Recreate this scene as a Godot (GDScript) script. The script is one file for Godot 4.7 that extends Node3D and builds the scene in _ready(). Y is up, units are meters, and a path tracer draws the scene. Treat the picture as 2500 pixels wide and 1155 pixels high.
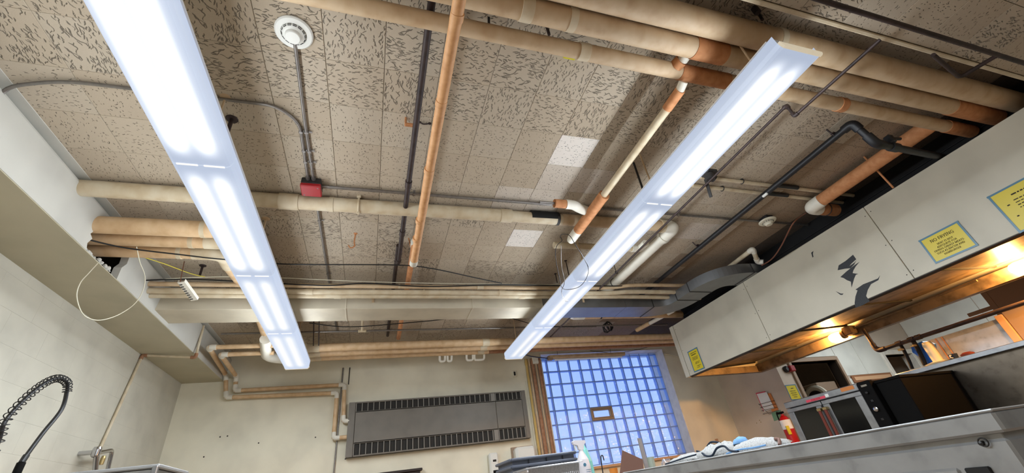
extends Node3D

const CEIL := 3.05
const BACK := -6.5
const LEFT := -2.37
const BEAM_X := -1.9
const HOOD_X := 4.2
var eye: Transform3D
var M := {}
var used := {}
var tile_shapes := []


# ---------------------------------------------------------------- shapes
func begin() -> SurfaceTool:
	var st := SurfaceTool.new()
	st.begin(Mesh.PRIMITIVE_TRIANGLES)
	return st


func tri(st: SurfaceTool, a: Vector3, b: Vector3, c: Vector3, na: Vector3, nb: Vector3, nc: Vector3, ua := Vector2.ZERO, ub := Vector2.ZERO, uc := Vector2.ZERO) -> void:
	if (c - a).cross(b - a).dot(na + nb + nc) < 0.0:
		tri(st, a, c, b, na, nc, nb, ua, uc, ub)
		return
	st.set_normal(na); st.set_uv(ua); st.add_vertex(a)
	st.set_normal(nb); st.set_uv(ub); st.add_vertex(b)
	st.set_normal(nc); st.set_uv(uc); st.add_vertex(c)


# a flat face; its normal points away from «inside»; uv in metres
func face(st: SurfaceTool, p: Array, inside: Vector3) -> void:
	var n: Vector3 = (p[2] - p[0]).cross(p[1] - p[0])
	if n.length() < 1e-12 and p.size() > 3:
		n = (p[3] - p[0]).cross(p[2] - p[0])
	n = n.normalized()
	var mid := Vector3.ZERO
	for q in p:
		mid += q
	mid /= p.size()
	if n.dot(mid - inside) < 0.0:
		n = -n
	var u := Vector3.UP.cross(n)
	u = u.normalized() if u.length() > 0.01 else Vector3.RIGHT
	var v := n.cross(u)
	for i in range(1, p.size() - 1):
		tri(st, p[0], p[i], p[i + 1], n, n, n, Vector2(p[0].dot(u), -p[0].dot(v)), Vector2(p[i].dot(u), -p[i].dot(v)), Vector2(p[i + 1].dot(u), -p[i + 1].dot(v)))


# box with chamfered edges
func box(st: SurfaceTool, c: Vector3, s: Vector3, b := 0.003, basis := Basis()) -> void:
	var h := s / 2.0
	b = minf(b, minf(h.x, minf(h.y, h.z)) * 0.9)
	var at := func(sx: float, sy: float, sz: float, k: int) -> Vector3:
		return c + basis * Vector3(sx * (h.x - (0.0 if k == 0 else b)), sy * (h.y - (0.0 if k == 1 else b)), sz * (h.z - (0.0 if k == 2 else b)))
	var q := [[-1, -1], [1, -1], [1, 1], [-1, 1]]
	for s1 in [-1, 1]:
		face(st, q.map(func(w): return at.call(s1, w[0], w[1], 0)), c)
		face(st, q.map(func(w): return at.call(w[0], s1, w[1], 1)), c)
		face(st, q.map(func(w): return at.call(w[0], w[1], s1, 2)), c)
	if b <= 0.0:
		return
	for s1 in [-1, 1]:
		for s2 in [-1, 1]:
			face(st, [at.call(s1, s2, -1, 0), at.call(s1, s2, 1, 0), at.call(s1, s2, 1, 1), at.call(s1, s2, -1, 1)], c)
			face(st, [at.call(s1, -1, s2, 0), at.call(s1, 1, s2, 0), at.call(s1, 1, s2, 2), at.call(s1, -1, s2, 2)], c)
			face(st, [at.call(-1, s1, s2, 1), at.call(1, s1, s2, 1), at.call(1, s1, s2, 2), at.call(-1, s1, s2, 2)], c)
			for s3 in [-1, 1]:
				face(st, [at.call(s1, s2, s3, 0), at.call(s1, s2, s3, 1), at.call(s1, s2, s3, 2)], c)


func span(st: SurfaceTool, lo: Vector3, hi: Vector3, b := 0.003) -> void:
	box(st, (lo + hi) / 2.0, (hi - lo).abs(), b)


# round the corners of a path
func bend(p: Array, r: float, steps := 6) -> Array:
	var out := [p[0]]
	for i in range(1, p.size() - 1):
		var a: Vector3 = p[i - 1] - p[i]
		var b: Vector3 = p[i + 1] - p[i]
		var l := minf(r, minf(a.length(), b.length()) * 0.48)
		var s: Vector3 = p[i] + a.normalized() * l
		var e: Vector3 = p[i] + b.normalized() * l
		for k in steps + 1:
			var t := float(k) / steps
			out.append(s.lerp(p[i], t).lerp(p[i].lerp(e, t), t))
	out.append(p[-1])
	return out


# smooth curve through points
func curve(p: Array, steps := 8) -> Array:
	var out := []
	for i in p.size() - 1:
		var a: Vector3 = p[maxi(i - 1, 0)]
		var d: Vector3 = p[mini(i + 2, p.size() - 1)]
		for k in steps:
			out.append(p[i].cubic_interpolate(p[i + 1], a, d, float(k) / steps))
	out.append(p[-1])
	return out


func frames(p: Array) -> Array:
	var out := []
	var n := Vector3.UP
	for i in p.size():
		var t: Vector3 = ((p[mini(i + 1, p.size() - 1)] - p[i]).normalized() + (p[i] - p[maxi(i - 1, 0)]).normalized()).normalized()
		if i == 0:
			n = Vector3.UP if absf(t.y) < 0.9 else Vector3.RIGHT
		n = (n - t * n.dot(t)).normalized()
		out.append([t, n, t.cross(n)])
	return out


func tube(st: SurfaceTool, p: Array, r: float, sides := 14, cap := true, radii: Array = []) -> void:
	var f := frames(p)
	var run := 0.0
	for i in p.size():
		var r1: float = radii[i] if radii else r
		if cap and (i == 0 or i == p.size() - 1):
			var out: Vector3 = f[i][0] * (-1.0 if i == 0 else 1.0)
			for k in sides:
				var a := TAU * k / sides
				var b := TAU * (k + 1) / sides
				tri(st, p[i], p[i] + (f[i][1] * cos(a) + f[i][2] * sin(a)) * r1, p[i] + (f[i][1] * cos(b) + f[i][2] * sin(b)) * r1, out, out, out)
		if i == 0:
			continue
		var r0: float = radii[i - 1] if radii else r
		var l: float = (p[i] - p[i - 1]).length()
		for k in sides:
			var a := TAU * k / sides
			var b := TAU * (k + 1) / sides
			var na: Vector3 = f[i - 1][1] * cos(a) + f[i - 1][2] * sin(a)
			var nb: Vector3 = f[i - 1][1] * cos(b) + f[i - 1][2] * sin(b)
			var ma: Vector3 = f[i][1] * cos(a) + f[i][2] * sin(a)
			var mb: Vector3 = f[i][1] * cos(b) + f[i][2] * sin(b)
			var u0 := a * r
			var u1 := b * r
			tri(st, p[i - 1] + na * r0, p[i - 1] + nb * r0, p[i] + mb * r1, na, nb, mb, Vector2(u0, run), Vector2(u1, run), Vector2(u1, run + l))
			tri(st, p[i - 1] + na * r0, p[i] + mb * r1, p[i] + ma * r1, na, mb, ma, Vector2(u0, run), Vector2(u1, run + l), Vector2(u0, run + l))
		run += l


# profile of [radius, height] turned about an axis
func lathe(st: SurfaceTool, at: Vector3, axis: Vector3, profile: Array, sides := 20) -> void:
	var z := axis.normalized()
	var x := (Vector3.RIGHT if absf(z.x) < 0.9 else Vector3.UP)
	x = (x - z * x.dot(z)).normalized()
	var y := z.cross(x)
	for i in range(1, profile.size()):
		var d := Vector2(profile[i][0] - profile[i - 1][0], profile[i][1] - profile[i - 1][1]).normalized()
		for k in sides:
			var a := TAU * k / sides
			var b := TAU * (k + 1) / sides
			var ra := x * cos(a) + y * sin(a)
			var rb := x * cos(b) + y * sin(b)
			var na := ra * d.y - z * d.x
			var nb := rb * d.y - z * d.x
			var p0: Vector3 = at + ra * profile[i - 1][0] + z * profile[i - 1][1]
			var p1: Vector3 = at + rb * profile[i - 1][0] + z * profile[i - 1][1]
			var p2: Vector3 = at + rb * profile[i][0] + z * profile[i][1]
			var p3: Vector3 = at + ra * profile[i][0] + z * profile[i][1]
			var v0: float = profile[i - 1][1]
			var v1: float = profile[i][1]
			if profile[i - 1][0] > 1e-5:
				tri(st, p0, p1, p2, na, nb, nb, Vector2(a, v0), Vector2(b, v0), Vector2(b, v1))
			if profile[i][0] > 1e-5:
				tri(st, p0, p2, p3, na, nb, na, Vector2(a, v0), Vector2(b, v1), Vector2(a, v1))


# a flat outline (in the plane of ux, uy) given depth
func slab(st: SurfaceTool, o: Vector3, ux: Vector3, uy: Vector3, poly: PackedVector2Array, depth: Vector3) -> void:
	var n := depth.normalized()
	var ids := Geometry2D.triangulate_polygon(poly)
	var at := func(i: int) -> Vector3: return o + ux * poly[i].x + uy * poly[i].y
	for i in range(0, ids.size(), 3):
		var a: Vector3 = at.call(ids[i])
		var b: Vector3 = at.call(ids[i + 1])
		var c: Vector3 = at.call(ids[i + 2])
		tri(st, a + depth, b + depth, c + depth, n, n, n, poly[ids[i]], poly[ids[i + 1]], poly[ids[i + 2]])
		tri(st, a, b, c, -n, -n, -n, poly[ids[i]], poly[ids[i + 1]], poly[ids[i + 2]])
	var way := 1.0 if Geometry2D.is_polygon_clockwise(poly) else -1.0
	for i in poly.size():
		var j := (i + 1) % poly.size()
		var d := poly[j] - poly[i]
		var side := (ux * -d.y + uy * d.x).normalized() * way
		var a: Vector3 = at.call(i)
		var b: Vector3 = at.call(j)
		tri(st, a, b, b + depth, side, side, side, Vector2(0, 0), Vector2(d.length(), 0), Vector2(d.length(), depth.length()))
		tri(st, a, b + depth, a + depth, side, side, side, Vector2(0, 0), Vector2(d.length(), depth.length()), Vector2(0, depth.length()))


# ---------------------------------------------------------------- nodes
func numbered(called: String) -> String:
	used[called] = used.get(called, -1) + 1
	return called if used[called] == 0 else "%s_%03d" % [called, used[called]]


func tag(o: Node3D, label: String, category := "", group := "", kind := "") -> Node3D:
	o.set_meta("label", label)
	if category: o.set_meta("category", category)
	if group: o.set_meta("group", group)
	if kind: o.set_meta("kind", kind)
	return o


func thing(called: String, label: String, category: String, at: Vector3, group := "") -> Node3D:
	var o := Node3D.new()
	o.name = numbered(called)
	add_child(o)
	o.position = at
	tag(o, label, category, group)
	return o


# commits a shape built in room coordinates as one named mesh under a thing (or as a thing of its own)
func put(called: String, st: SurfaceTool, m: Material, parent: Node3D = null) -> MeshInstance3D:
	var o := MeshInstance3D.new()
	var mesh := st.commit()
	var c := mesh.get_aabb()
	var base := Vector3(c.get_center().x, c.position.y, c.get_center().z)
	var moved := begin()
	moved.append_from(mesh, 0, Transform3D(Basis(), -base))
	o.mesh = moved.commit()
	o.material_override = m
	if parent:
		o.name = called
		parent.add_child(o, true)
		var up := Vector3.ZERO
		var n: Node = parent
		while n is Node3D and n != self:
			up += n.position
			n = n.get_parent()
		o.position = base - up
	else:
		o.name = numbered(called)
		add_child(o)
		o.position = base
	return o


func structure(called: String, st: SurfaceTool, m: Material, label: String) -> MeshInstance3D:
	var o := put(called, st, m)
	tag(o, label, "", "", "structure")
	return o


# straight or bent pipe as one part
func run(parent: Node3D, called: String, p: Array, r: float, m: Material, round := 0.0, sides := 14) -> MeshInstance3D:
	var st := begin()
	tube(st, bend(p, round) if round > 0.0 and p.size() > 2 else p, r, sides)
	return put(called, st, m, parent)


# bend fittings at the inner corners of a path
func elbows(parent: Node3D, p: Array, r: float, m: Material, length := 0.06, round := 0.05) -> void:
	for i in range(1, p.size() - 1):
		var a: Vector3 = p[i] + (p[i - 1] - p[i]).normalized() * length
		var b: Vector3 = p[i] + (p[i + 1] - p[i]).normalized() * length
		run(parent, "elbow", [a, p[i], b], r, m, round)


func hanger(parent: Node3D, at: Vector3, r: float, axis: Vector3, m: Material) -> void:
	var st := begin()
	var side := axis.cross(Vector3.UP).normalized()
	var ring := []
	for k in 17:
		var a := TAU * k / 16.0
		ring.append(at + (Vector3.UP * cos(a) + side * sin(a)) * (r + 0.004))
	tube(st, ring, 0.004, 6, false)
	tube(st, [at + Vector3.UP * r, Vector3(at.x, CEIL - 0.012, at.z)], 0.0045, 6)
	lathe(st, Vector3(at.x, CEIL - 0.012, at.z), Vector3.DOWN, [[0.0, 0.006], [0.018, 0.006], [0.02, 0.0]], 10)
	put("hanger", st, m, parent)


# ---------------------------------------------------------------- surfaces
func mat(key: String, c: Color, rough := 0.75, metal := 0.0) -> StandardMaterial3D:
	var m := StandardMaterial3D.new()
	m.resource_name = key
	m.albedo_color = c
	m.roughness = rough
	m.metallic = metal
	M[key] = m
	return m


func noise(freq: float, seed_: int, stops: Array, octaves := 4, size := 512, stretch := Vector2.ONE) -> NoiseTexture2D:
	var n := FastNoiseLite.new()
	n.seed = seed_
	n.noise_type = FastNoiseLite.TYPE_SIMPLEX_SMOOTH
	n.frequency = freq
	n.fractal_octaves = octaves
	var t := NoiseTexture2D.new()
	t.width = int(size * stretch.x)
	t.height = int(size * stretch.y)
	t.seamless = true
	t.noise = n
	var g := Gradient.new()
	g.offsets = PackedFloat32Array(stops.map(func(s): return s[0]))
	g.colors = PackedColorArray(stops.map(func(s): return s[1]))
	t.color_ramp = g
	return t


func grey(v: float) -> Color:
	return Color(v, v, v)


func textured(m: StandardMaterial3D, t: Texture2D, scale := 1.0, world := true, relief := 0.0, bumps: Texture2D = null) -> StandardMaterial3D:
	m.albedo_texture = t
	m.uv1_triplanar = true
	m.uv1_world_triplanar = world
	m.uv1_scale = Vector3.ONE * scale
	if relief != 0.0:
		m.heightmap_enabled = true
		m.heightmap_texture = bumps if bumps else t
		m.heightmap_scale = relief
	return m


# pitted tile face: wandering dark fissures (coarse) or short dashes (fine)
func fissures(seed_: int, count: int, longest: int, wide: float, stray: float, deep: float) -> ImageTexture:
	var g := RandomNumberGenerator.new()
	g.seed = seed_
	var n := 320
	var im := Image.create(n, n, false, Image.FORMAT_RGB8)
	for y in n:
		for x in n:
			im.set_pixel(x, y, grey(0.93 + 0.07 * g.randf()))
	for i in count:
		var p := Vector2(g.randf() * n, g.randf() * n)
		var way := g.randfn(0.0, stray)
		var long := int(longest * (0.25 + 0.75 * g.randf() * g.randf()))
		var fat := wide * g.randf_range(0.35, 1.0)
		for s in long:
			way = way * 0.93 + g.randfn(0.0, 0.2)
			p += Vector2(cos(way), sin(way))
			var f := fat * (0.4 + 0.6 * sin(PI * (s + 0.5) / long))
			var k := int(ceil(f))
			for dy in range(-k, k + 1):
				for dx in range(-k, k + 1):
					var d := Vector2(dx, dy).length()
					if d > f:
						continue
					var x := posmod(int(p.x) + dx, n)
					var y := posmod(int(p.y) + dy, n)
					im.set_pixel(x, y, grey(minf(im.get_pixel(x, y).r, deep + 0.34 * d / f)))
	return ImageTexture.create_from_image(im)


func make_materials() -> void:
	var smudge := noise(0.008, 3, [[0.0, grey(0.90)], [0.5, grey(0.965)], [1.0, grey(1.0)]], 4)
	var dirt := noise(0.012, 11, [[0.0, grey(0.55)], [0.4, grey(0.86)], [0.6, grey(0.97)], [1.0, grey(1.0)]], 5)
	var plaster := noise(0.05, 21, [[0.0, grey(0.4)], [1.0, grey(1.0)]], 4)
	var brushed := noise(0.02, 31, [[0.0, grey(0.86)], [0.5, grey(0.95)], [1.0, grey(1.0)]], 4)
	var worn := noise(0.012, 35, [[0.0, grey(0.78)], [0.35, grey(0.93)], [1.0, grey(1.0)]], 5)
	var rusty := noise(0.02, 41, [[0.0, Color(0.82, 0.74, 0.66)], [0.5, Color(0.92, 0.88, 0.84)], [1.0, Color(1, 1, 1)]], 5)
	var streak := noise(0.02, 51, [[0.0, Color(0.86, 0.80, 0.73)], [0.5, Color(0.95, 0.92, 0.88)], [1.0, Color(1, 1, 1)]], 4)
	M.smudge = smudge
	M.dirt = dirt
	for k in [["cream_wall", Color(0.925, 0.90, 0.81)], ["grey_white_wall", Color(0.80, 0.785, 0.73)], ["beam_paint", Color(0.765, 0.755, 0.715)], ["white_panel", Color(0.88, 0.88, 0.83)], ["tan_wall", Color(0.80, 0.74, 0.66)]]:
		textured(mat(k[0], k[1], 0.7), smudge, 0.35, true, 0.05, plaster)
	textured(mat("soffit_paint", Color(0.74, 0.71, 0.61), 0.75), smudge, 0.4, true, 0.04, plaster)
	textured(mat("block_paint", Color(0.785, 0.765, 0.70), 0.65), smudge, 0.5, true, 0.06, plaster)
	textured(mat("slab", Color(0.50, 0.46, 0.42), 0.95), dirt, 0.5, true, 0.2)
	textured(mat("floor_tile", Color(0.66, 0.57, 0.48), 0.6), dirt, 0.4)
	textured(mat("soot", Color(0.055, 0.05, 0.048), 0.9), dirt, 0.7, true, 0.2)
	textured(mat("soot_metal", Color(0.16, 0.15, 0.145), 0.6), dirt, 0.7)
	textured(mat("beige_pipe", Color(0.80, 0.715, 0.595), 0.6), streak, 0.7)
	textured(mat("cream_pipe", Color(0.83, 0.79, 0.695), 0.55), streak, 0.7)
	textured(mat("tan_pipe", Color(0.86, 0.75, 0.605), 0.6), streak, 0.8)
	textured(mat("copper", Color(0.85, 0.62, 0.44), 0.55, 0.0), rusty, 1.2)
	textured(mat("copper_tan", Color(0.90, 0.70, 0.50), 0.55), streak, 1.4)
	textured(mat("brown_wrap", Color(0.80, 0.575, 0.395), 0.8), rusty, 1.5)
	textured(mat("rust_iron", Color(0.24, 0.185, 0.175), 0.55, 0.2), dirt, 1.5)
	textured(mat("white_fitting", Color(0.90, 0.88, 0.82), 0.45), smudge, 1.5)
	textured(mat("dull_brown", Color(0.66, 0.50, 0.385), 0.75), rusty, 1.5)
	mat("black_pipe", Color(0.095, 0.10, 0.115), 0.45)
	mat("black_cable", Color(0.05, 0.05, 0.05), 0.5)
	mat("brown_cable", Color(0.42, 0.24, 0.15), 0.6)
	mat("white_cable", Color(0.85, 0.83, 0.74), 0.5)
	mat("yellow_cable", Color(0.80, 0.74, 0.25), 0.5)
	textured(mat("conduit", Color(0.56, 0.54, 0.52), 0.38, 0.75), brushed, 2.0)
	textured(mat("galvanised", Color(0.54, 0.55, 0.56), 0.36, 0.8), smudge, 0.9)
	textured(mat("duct_paint", Color(0.79, 0.75, 0.66), 0.6), smudge, 0.6)
	textured(mat("steel", Color(0.66, 0.67, 0.68), 0.36, 0.85), brushed, 0.8)
	textured(mat("dull_steel", Color(0.66, 0.665, 0.665), 0.42, 0.35), worn, 0.9)
	mat("chrome", Color(0.75, 0.75, 0.76), 0.16, 1.0)
	mat("dark_steel", Color(0.22, 0.22, 0.22), 0.4, 0.7)
	textured(mat("heater_grey", Color(0.47, 0.445, 0.405), 0.55), smudge, 0.8)
	mat("heater_bar", Color(0.50, 0.485, 0.455), 0.55)
	mat("heater_dark", Color(0.16, 0.15, 0.135), 0.8)
	textured(mat("hood_paint", Color(0.78, 0.755, 0.68), 0.45), smudge, 0.4)
	textured(mat("hood_inside", Color(0.52, 0.445, 0.345), 0.45, 0.2), dirt, 0.8)
	textured(mat("peeled", Color(0.30, 0.31, 0.325), 0.7, 0.3), noise(0.08, 61, [[0.0, grey(0.3)], [0.5, grey(0.8)], [1.0, grey(1.0)]], 4), 4.0)
	mat("white_plastic", Color(0.88, 0.88, 0.85), 0.4)
	mat("lamp_white", Color(0.93, 0.94, 0.95), 0.4)
	for k in [["lit_strip", Color(1.0, 1.0, 1.0), 0.9], ["lit_cap", Color(1.0, 0.94, 0.82), 0.5]]:
		var lit := mat(k[0], Color(0.6, 0.58, 0.54), 0.4)
		lit.emission_enabled = true
		lit.emission = k[1]
		lit.emission_energy_multiplier = k[2]
	mat("detector_cream", Color(0.86, 0.84, 0.76), 0.45)
	mat("slot_dark", Color(0.09, 0.09, 0.09), 0.7)
	mat("red_paint", Color(0.60, 0.085, 0.11), 0.4)
	mat("fire_red", Color(0.72, 0.05, 0.05), 0.35)
	mat("sign_yellow", Color(0.82, 0.74, 0.13), 0.35)
	mat("sign_tape", Color(0.28, 0.46, 0.55), 0.3)
	mat("ink", Color(0.16, 0.13, 0.05), 0.7)
	mat("paper", Color(0.92, 0.92, 0.90), 0.8)
	mat("pink", Color(0.85, 0.28, 0.36), 0.7)
	mat("green_card", Color(0.42, 0.58, 0.46), 0.8)
	mat("orange_card", Color(0.80, 0.50, 0.26), 0.8)
	mat("wood_trim", Color(0.56, 0.37, 0.23), 0.6)
	mat("pale_wood", Color(0.80, 0.63, 0.47), 0.6)
	mat("dark_wood", Color(0.16, 0.11, 0.085), 0.5)
	mat("glass_dark", Color(0.05, 0.055, 0.055), 0.12)
	mat("oven_black", Color(0.035, 0.033, 0.032), 0.7).metallic_specular = 0.25
	mat("oven_brown", Color(0.06, 0.05, 0.043), 0.7).metallic_specular = 0.25
	mat("handle_red", Color(0.45, 0.17, 0.10), 0.5)
	mat("brass", Color(0.66, 0.58, 0.40), 0.35, 0.8)
	mat("tub_grey", Color(0.34, 0.36, 0.41), 0.4)
	mat("tub_dark", Color(0.13, 0.135, 0.15), 0.4)
	textured(mat("foil", Color(0.86, 0.86, 0.87), 0.22, 0.9), brushed, 6.0, true, 0.25)
	mat("spray_white", Color(0.84, 0.82, 0.83), 0.4)
	mat("teal_plastic", Color(0.48, 0.77, 0.74), 0.35)
	mat("yellow_plastic", Color(0.80, 0.76, 0.12), 0.4)
	mat("orange_plastic", Color(0.84, 0.50, 0.16), 0.5)
	mat("card_brown", Color(0.46, 0.33, 0.28), 0.7)
	mat("stick_grey", Color(0.57, 0.54, 0.53), 0.7)
	mat("frosted", Color(0.63, 0.66, 0.60), 0.5)
	textured(mat("quilt", Color(0.72, 0.72, 0.71), 0.95), noise(0.045, 71, [[0.0, grey(0.55)], [0.42, grey(0.92)], [1.0, grey(1.0)]], 2), 6.0, true, 0.5)
	mat("piping_blue", Color(0.10, 0.15, 0.21), 0.9)
	mat("cloth_blue", Color(0.45, 0.62, 0.80), 0.9)
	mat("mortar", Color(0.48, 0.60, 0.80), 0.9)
	textured(mat("scorched_steel", Color(0.46, 0.42, 0.37), 0.3, 0.85), worn, 1.4)
	textured(mat("sheet_metal", Color(0.76, 0.77, 0.78), 0.4, 0.55), worn, 1.4)
	mat("blue_plastic", Color(0.10, 0.36, 0.72), 0.4)
	mat("jar_cream", Color(0.92, 0.84, 0.66), 0.5)
	mat("frame_tan", Color(0.60, 0.51, 0.42), 0.6)
	var pane := mat("pane", Color(0.75, 0.85, 1.0, 0.08), 0.05)
	pane.transparency = BaseMaterial3D.TRANSPARENCY_ALPHA
	# glass block faces and the walls between two blocks
	var face_glass := mat("block_face", Color(0.80, 0.88, 1.0, 0.22), 0.12)
	face_glass.transparency = BaseMaterial3D.TRANSPARENCY_ALPHA
	face_glass.heightmap_enabled = true
	face_glass.heightmap_texture = noise(0.02, 81, [[0.0, grey(0.0)], [1.0, grey(1.0)]], 2, 256)
	face_glass.heightmap_scale = 0.6
	face_glass.uv1_triplanar = true
	face_glass.uv1_world_triplanar = true
	face_glass.uv1_scale = Vector3.ONE * 3.0
	var wall_glass := mat("block_side", Color(0.66, 0.85, 1.0), 0.3)
	wall_glass.backlight_enabled = true
	wall_glass.backlight = Color(0.7, 0.85, 1.0)
	var bulb := mat("bulb_glow", Color(1.0, 0.85, 0.6), 0.3)
	bulb.emission_enabled = true
	bulb.emission = Color(1.0, 0.86, 0.62)
	bulb.emission_energy_multiplier = 8.0
	# ceiling tiles: four fissure patterns in a few tones of old paint
	var coarse := [fissures(101, 150, 80, 4.2, 0.15, 0.52), fissures(102, 190, 55, 3.6, 0.4, 0.52)]
	var fine := [fissures(103, 140, 30, 2.7, 0.3, 0.44), fissures(104, 160, 24, 2.6, 0.75, 0.44)]
	var tones := [Color(0.73, 0.672, 0.587), Color(0.715, 0.655, 0.57), Color(0.735, 0.682, 0.602)]
	for k in 3:
		for v in 2:
			for kind in [["coarse", coarse[v], 0.5], ["fine", fine[v], 0.25]]:
				var m := mat("%s_tile_%d_%d" % [kind[0], k, v], tones[k], 0.95)
				m.albedo_texture = kind[1]
				m.heightmap_enabled = true
				m.heightmap_texture = kind[1]
				m.heightmap_scale = kind[2]
	for kind in [["white_tile", Color(0.90, 0.87, 0.83)], ["pale_tile", Color(0.79, 0.745, 0.685)], ["greasy_tile", Color(0.62, 0.54, 0.45)], ["sooty_tile", Color(0.36, 0.31, 0.26)]]:
		var m := mat(kind[0], kind[1], 0.95)
		m.albedo_texture = fine[1]
		m.heightmap_enabled = true
		m.heightmap_texture = fine[1]
		m.heightmap_scale = 0.25


# brightness of a wrap lens over one four-foot section: two tubes show through the prisms
func lens_glow(base: float, wide: float) -> ImageTexture:
	var im := Image.create(64, 256, false, Image.FORMAT_RGB8)
	for y in 256:
		for x in 64:
			var u := (x + 0.5) / 64.0
			var v := (y + 0.5) / 256.0
			var t := exp(-pow((u - 0.31) / wide, 2.0)) + exp(-pow((u - 0.69) / wide, 2.0))
			var e := smoothstep(0.02, 0.15, v) * smoothstep(0.98, 0.85, v)
			var k := clampf(t * e * wide / 0.13, 0.0, 1.0)
			im.set_pixel(x, y, Color(base * 0.90, base * 0.965, minf(base * 1.08, 0.98)).lerp(Color(0.99, 0.995, 1.0), k))
	return ImageTexture.create_from_image(im)


# ---------------------------------------------------------------- the room
func camera_and_light() -> void:
	var cam := Camera3D.new()
	cam.name = "camera"
	add_child(cam)
	cam.transform = Transform3D(Basis(Vector3(0.95115, -0.127325, 0.281251), Vector3(-0.047434, 0.839911, 0.540648), Vector3(-0.305063, -0.527578, 0.792841)).orthonormalized(), Vector3(0, 0.93, 0))
	cam.fov = 59.80
	cam.near = 0.05
	cam.far = 60.0
	eye = cam.transform
	var e := Environment.new()
	var sky := ProceduralSkyMaterial.new()
	sky.sky_top_color = Color(0.54, 0.68, 1.0)
	sky.sky_horizon_color = Color(0.63, 0.745, 1.0)
	sky.ground_bottom_color = Color(0.55, 0.68, 0.98)
	sky.ground_horizon_color = Color(0.68, 0.78, 1.0)
	sky.sun_angle_max = 0.0
	e.sky = Sky.new()
	e.sky.sky_material = sky
	e.background_mode = Environment.BG_SKY
	e.background_energy_multiplier = 1.5
	e.tonemap_mode = Environment.TONE_MAPPER_LINEAR
	e.tonemap_exposure = 1.0
	e.sdfgi_enabled = true
	e.ssao_enabled = true
	e.ssil_enabled = true
	var w := WorldEnvironment.new()
	w.name = "environment"
	w.environment = e
	add_child(w)


func area(at: Vector3, towards: Vector3, along: Vector3, size: Vector2, energy: float, c: Color) -> void:
	var l := AreaLight3D.new()
	l.name = numbered("tube_light")
	l.area_size = size
	l.light_energy = energy
	l.light_color = c
	l.area_range = 20.0
	l.area_attenuation = 2.0
	l.shadow_enabled = true
	add_child(l)
	var z := -towards.normalized()
	var y := along.normalized()
	l.transform = Transform3D(Basis(y.cross(z), y, z), at)


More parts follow.
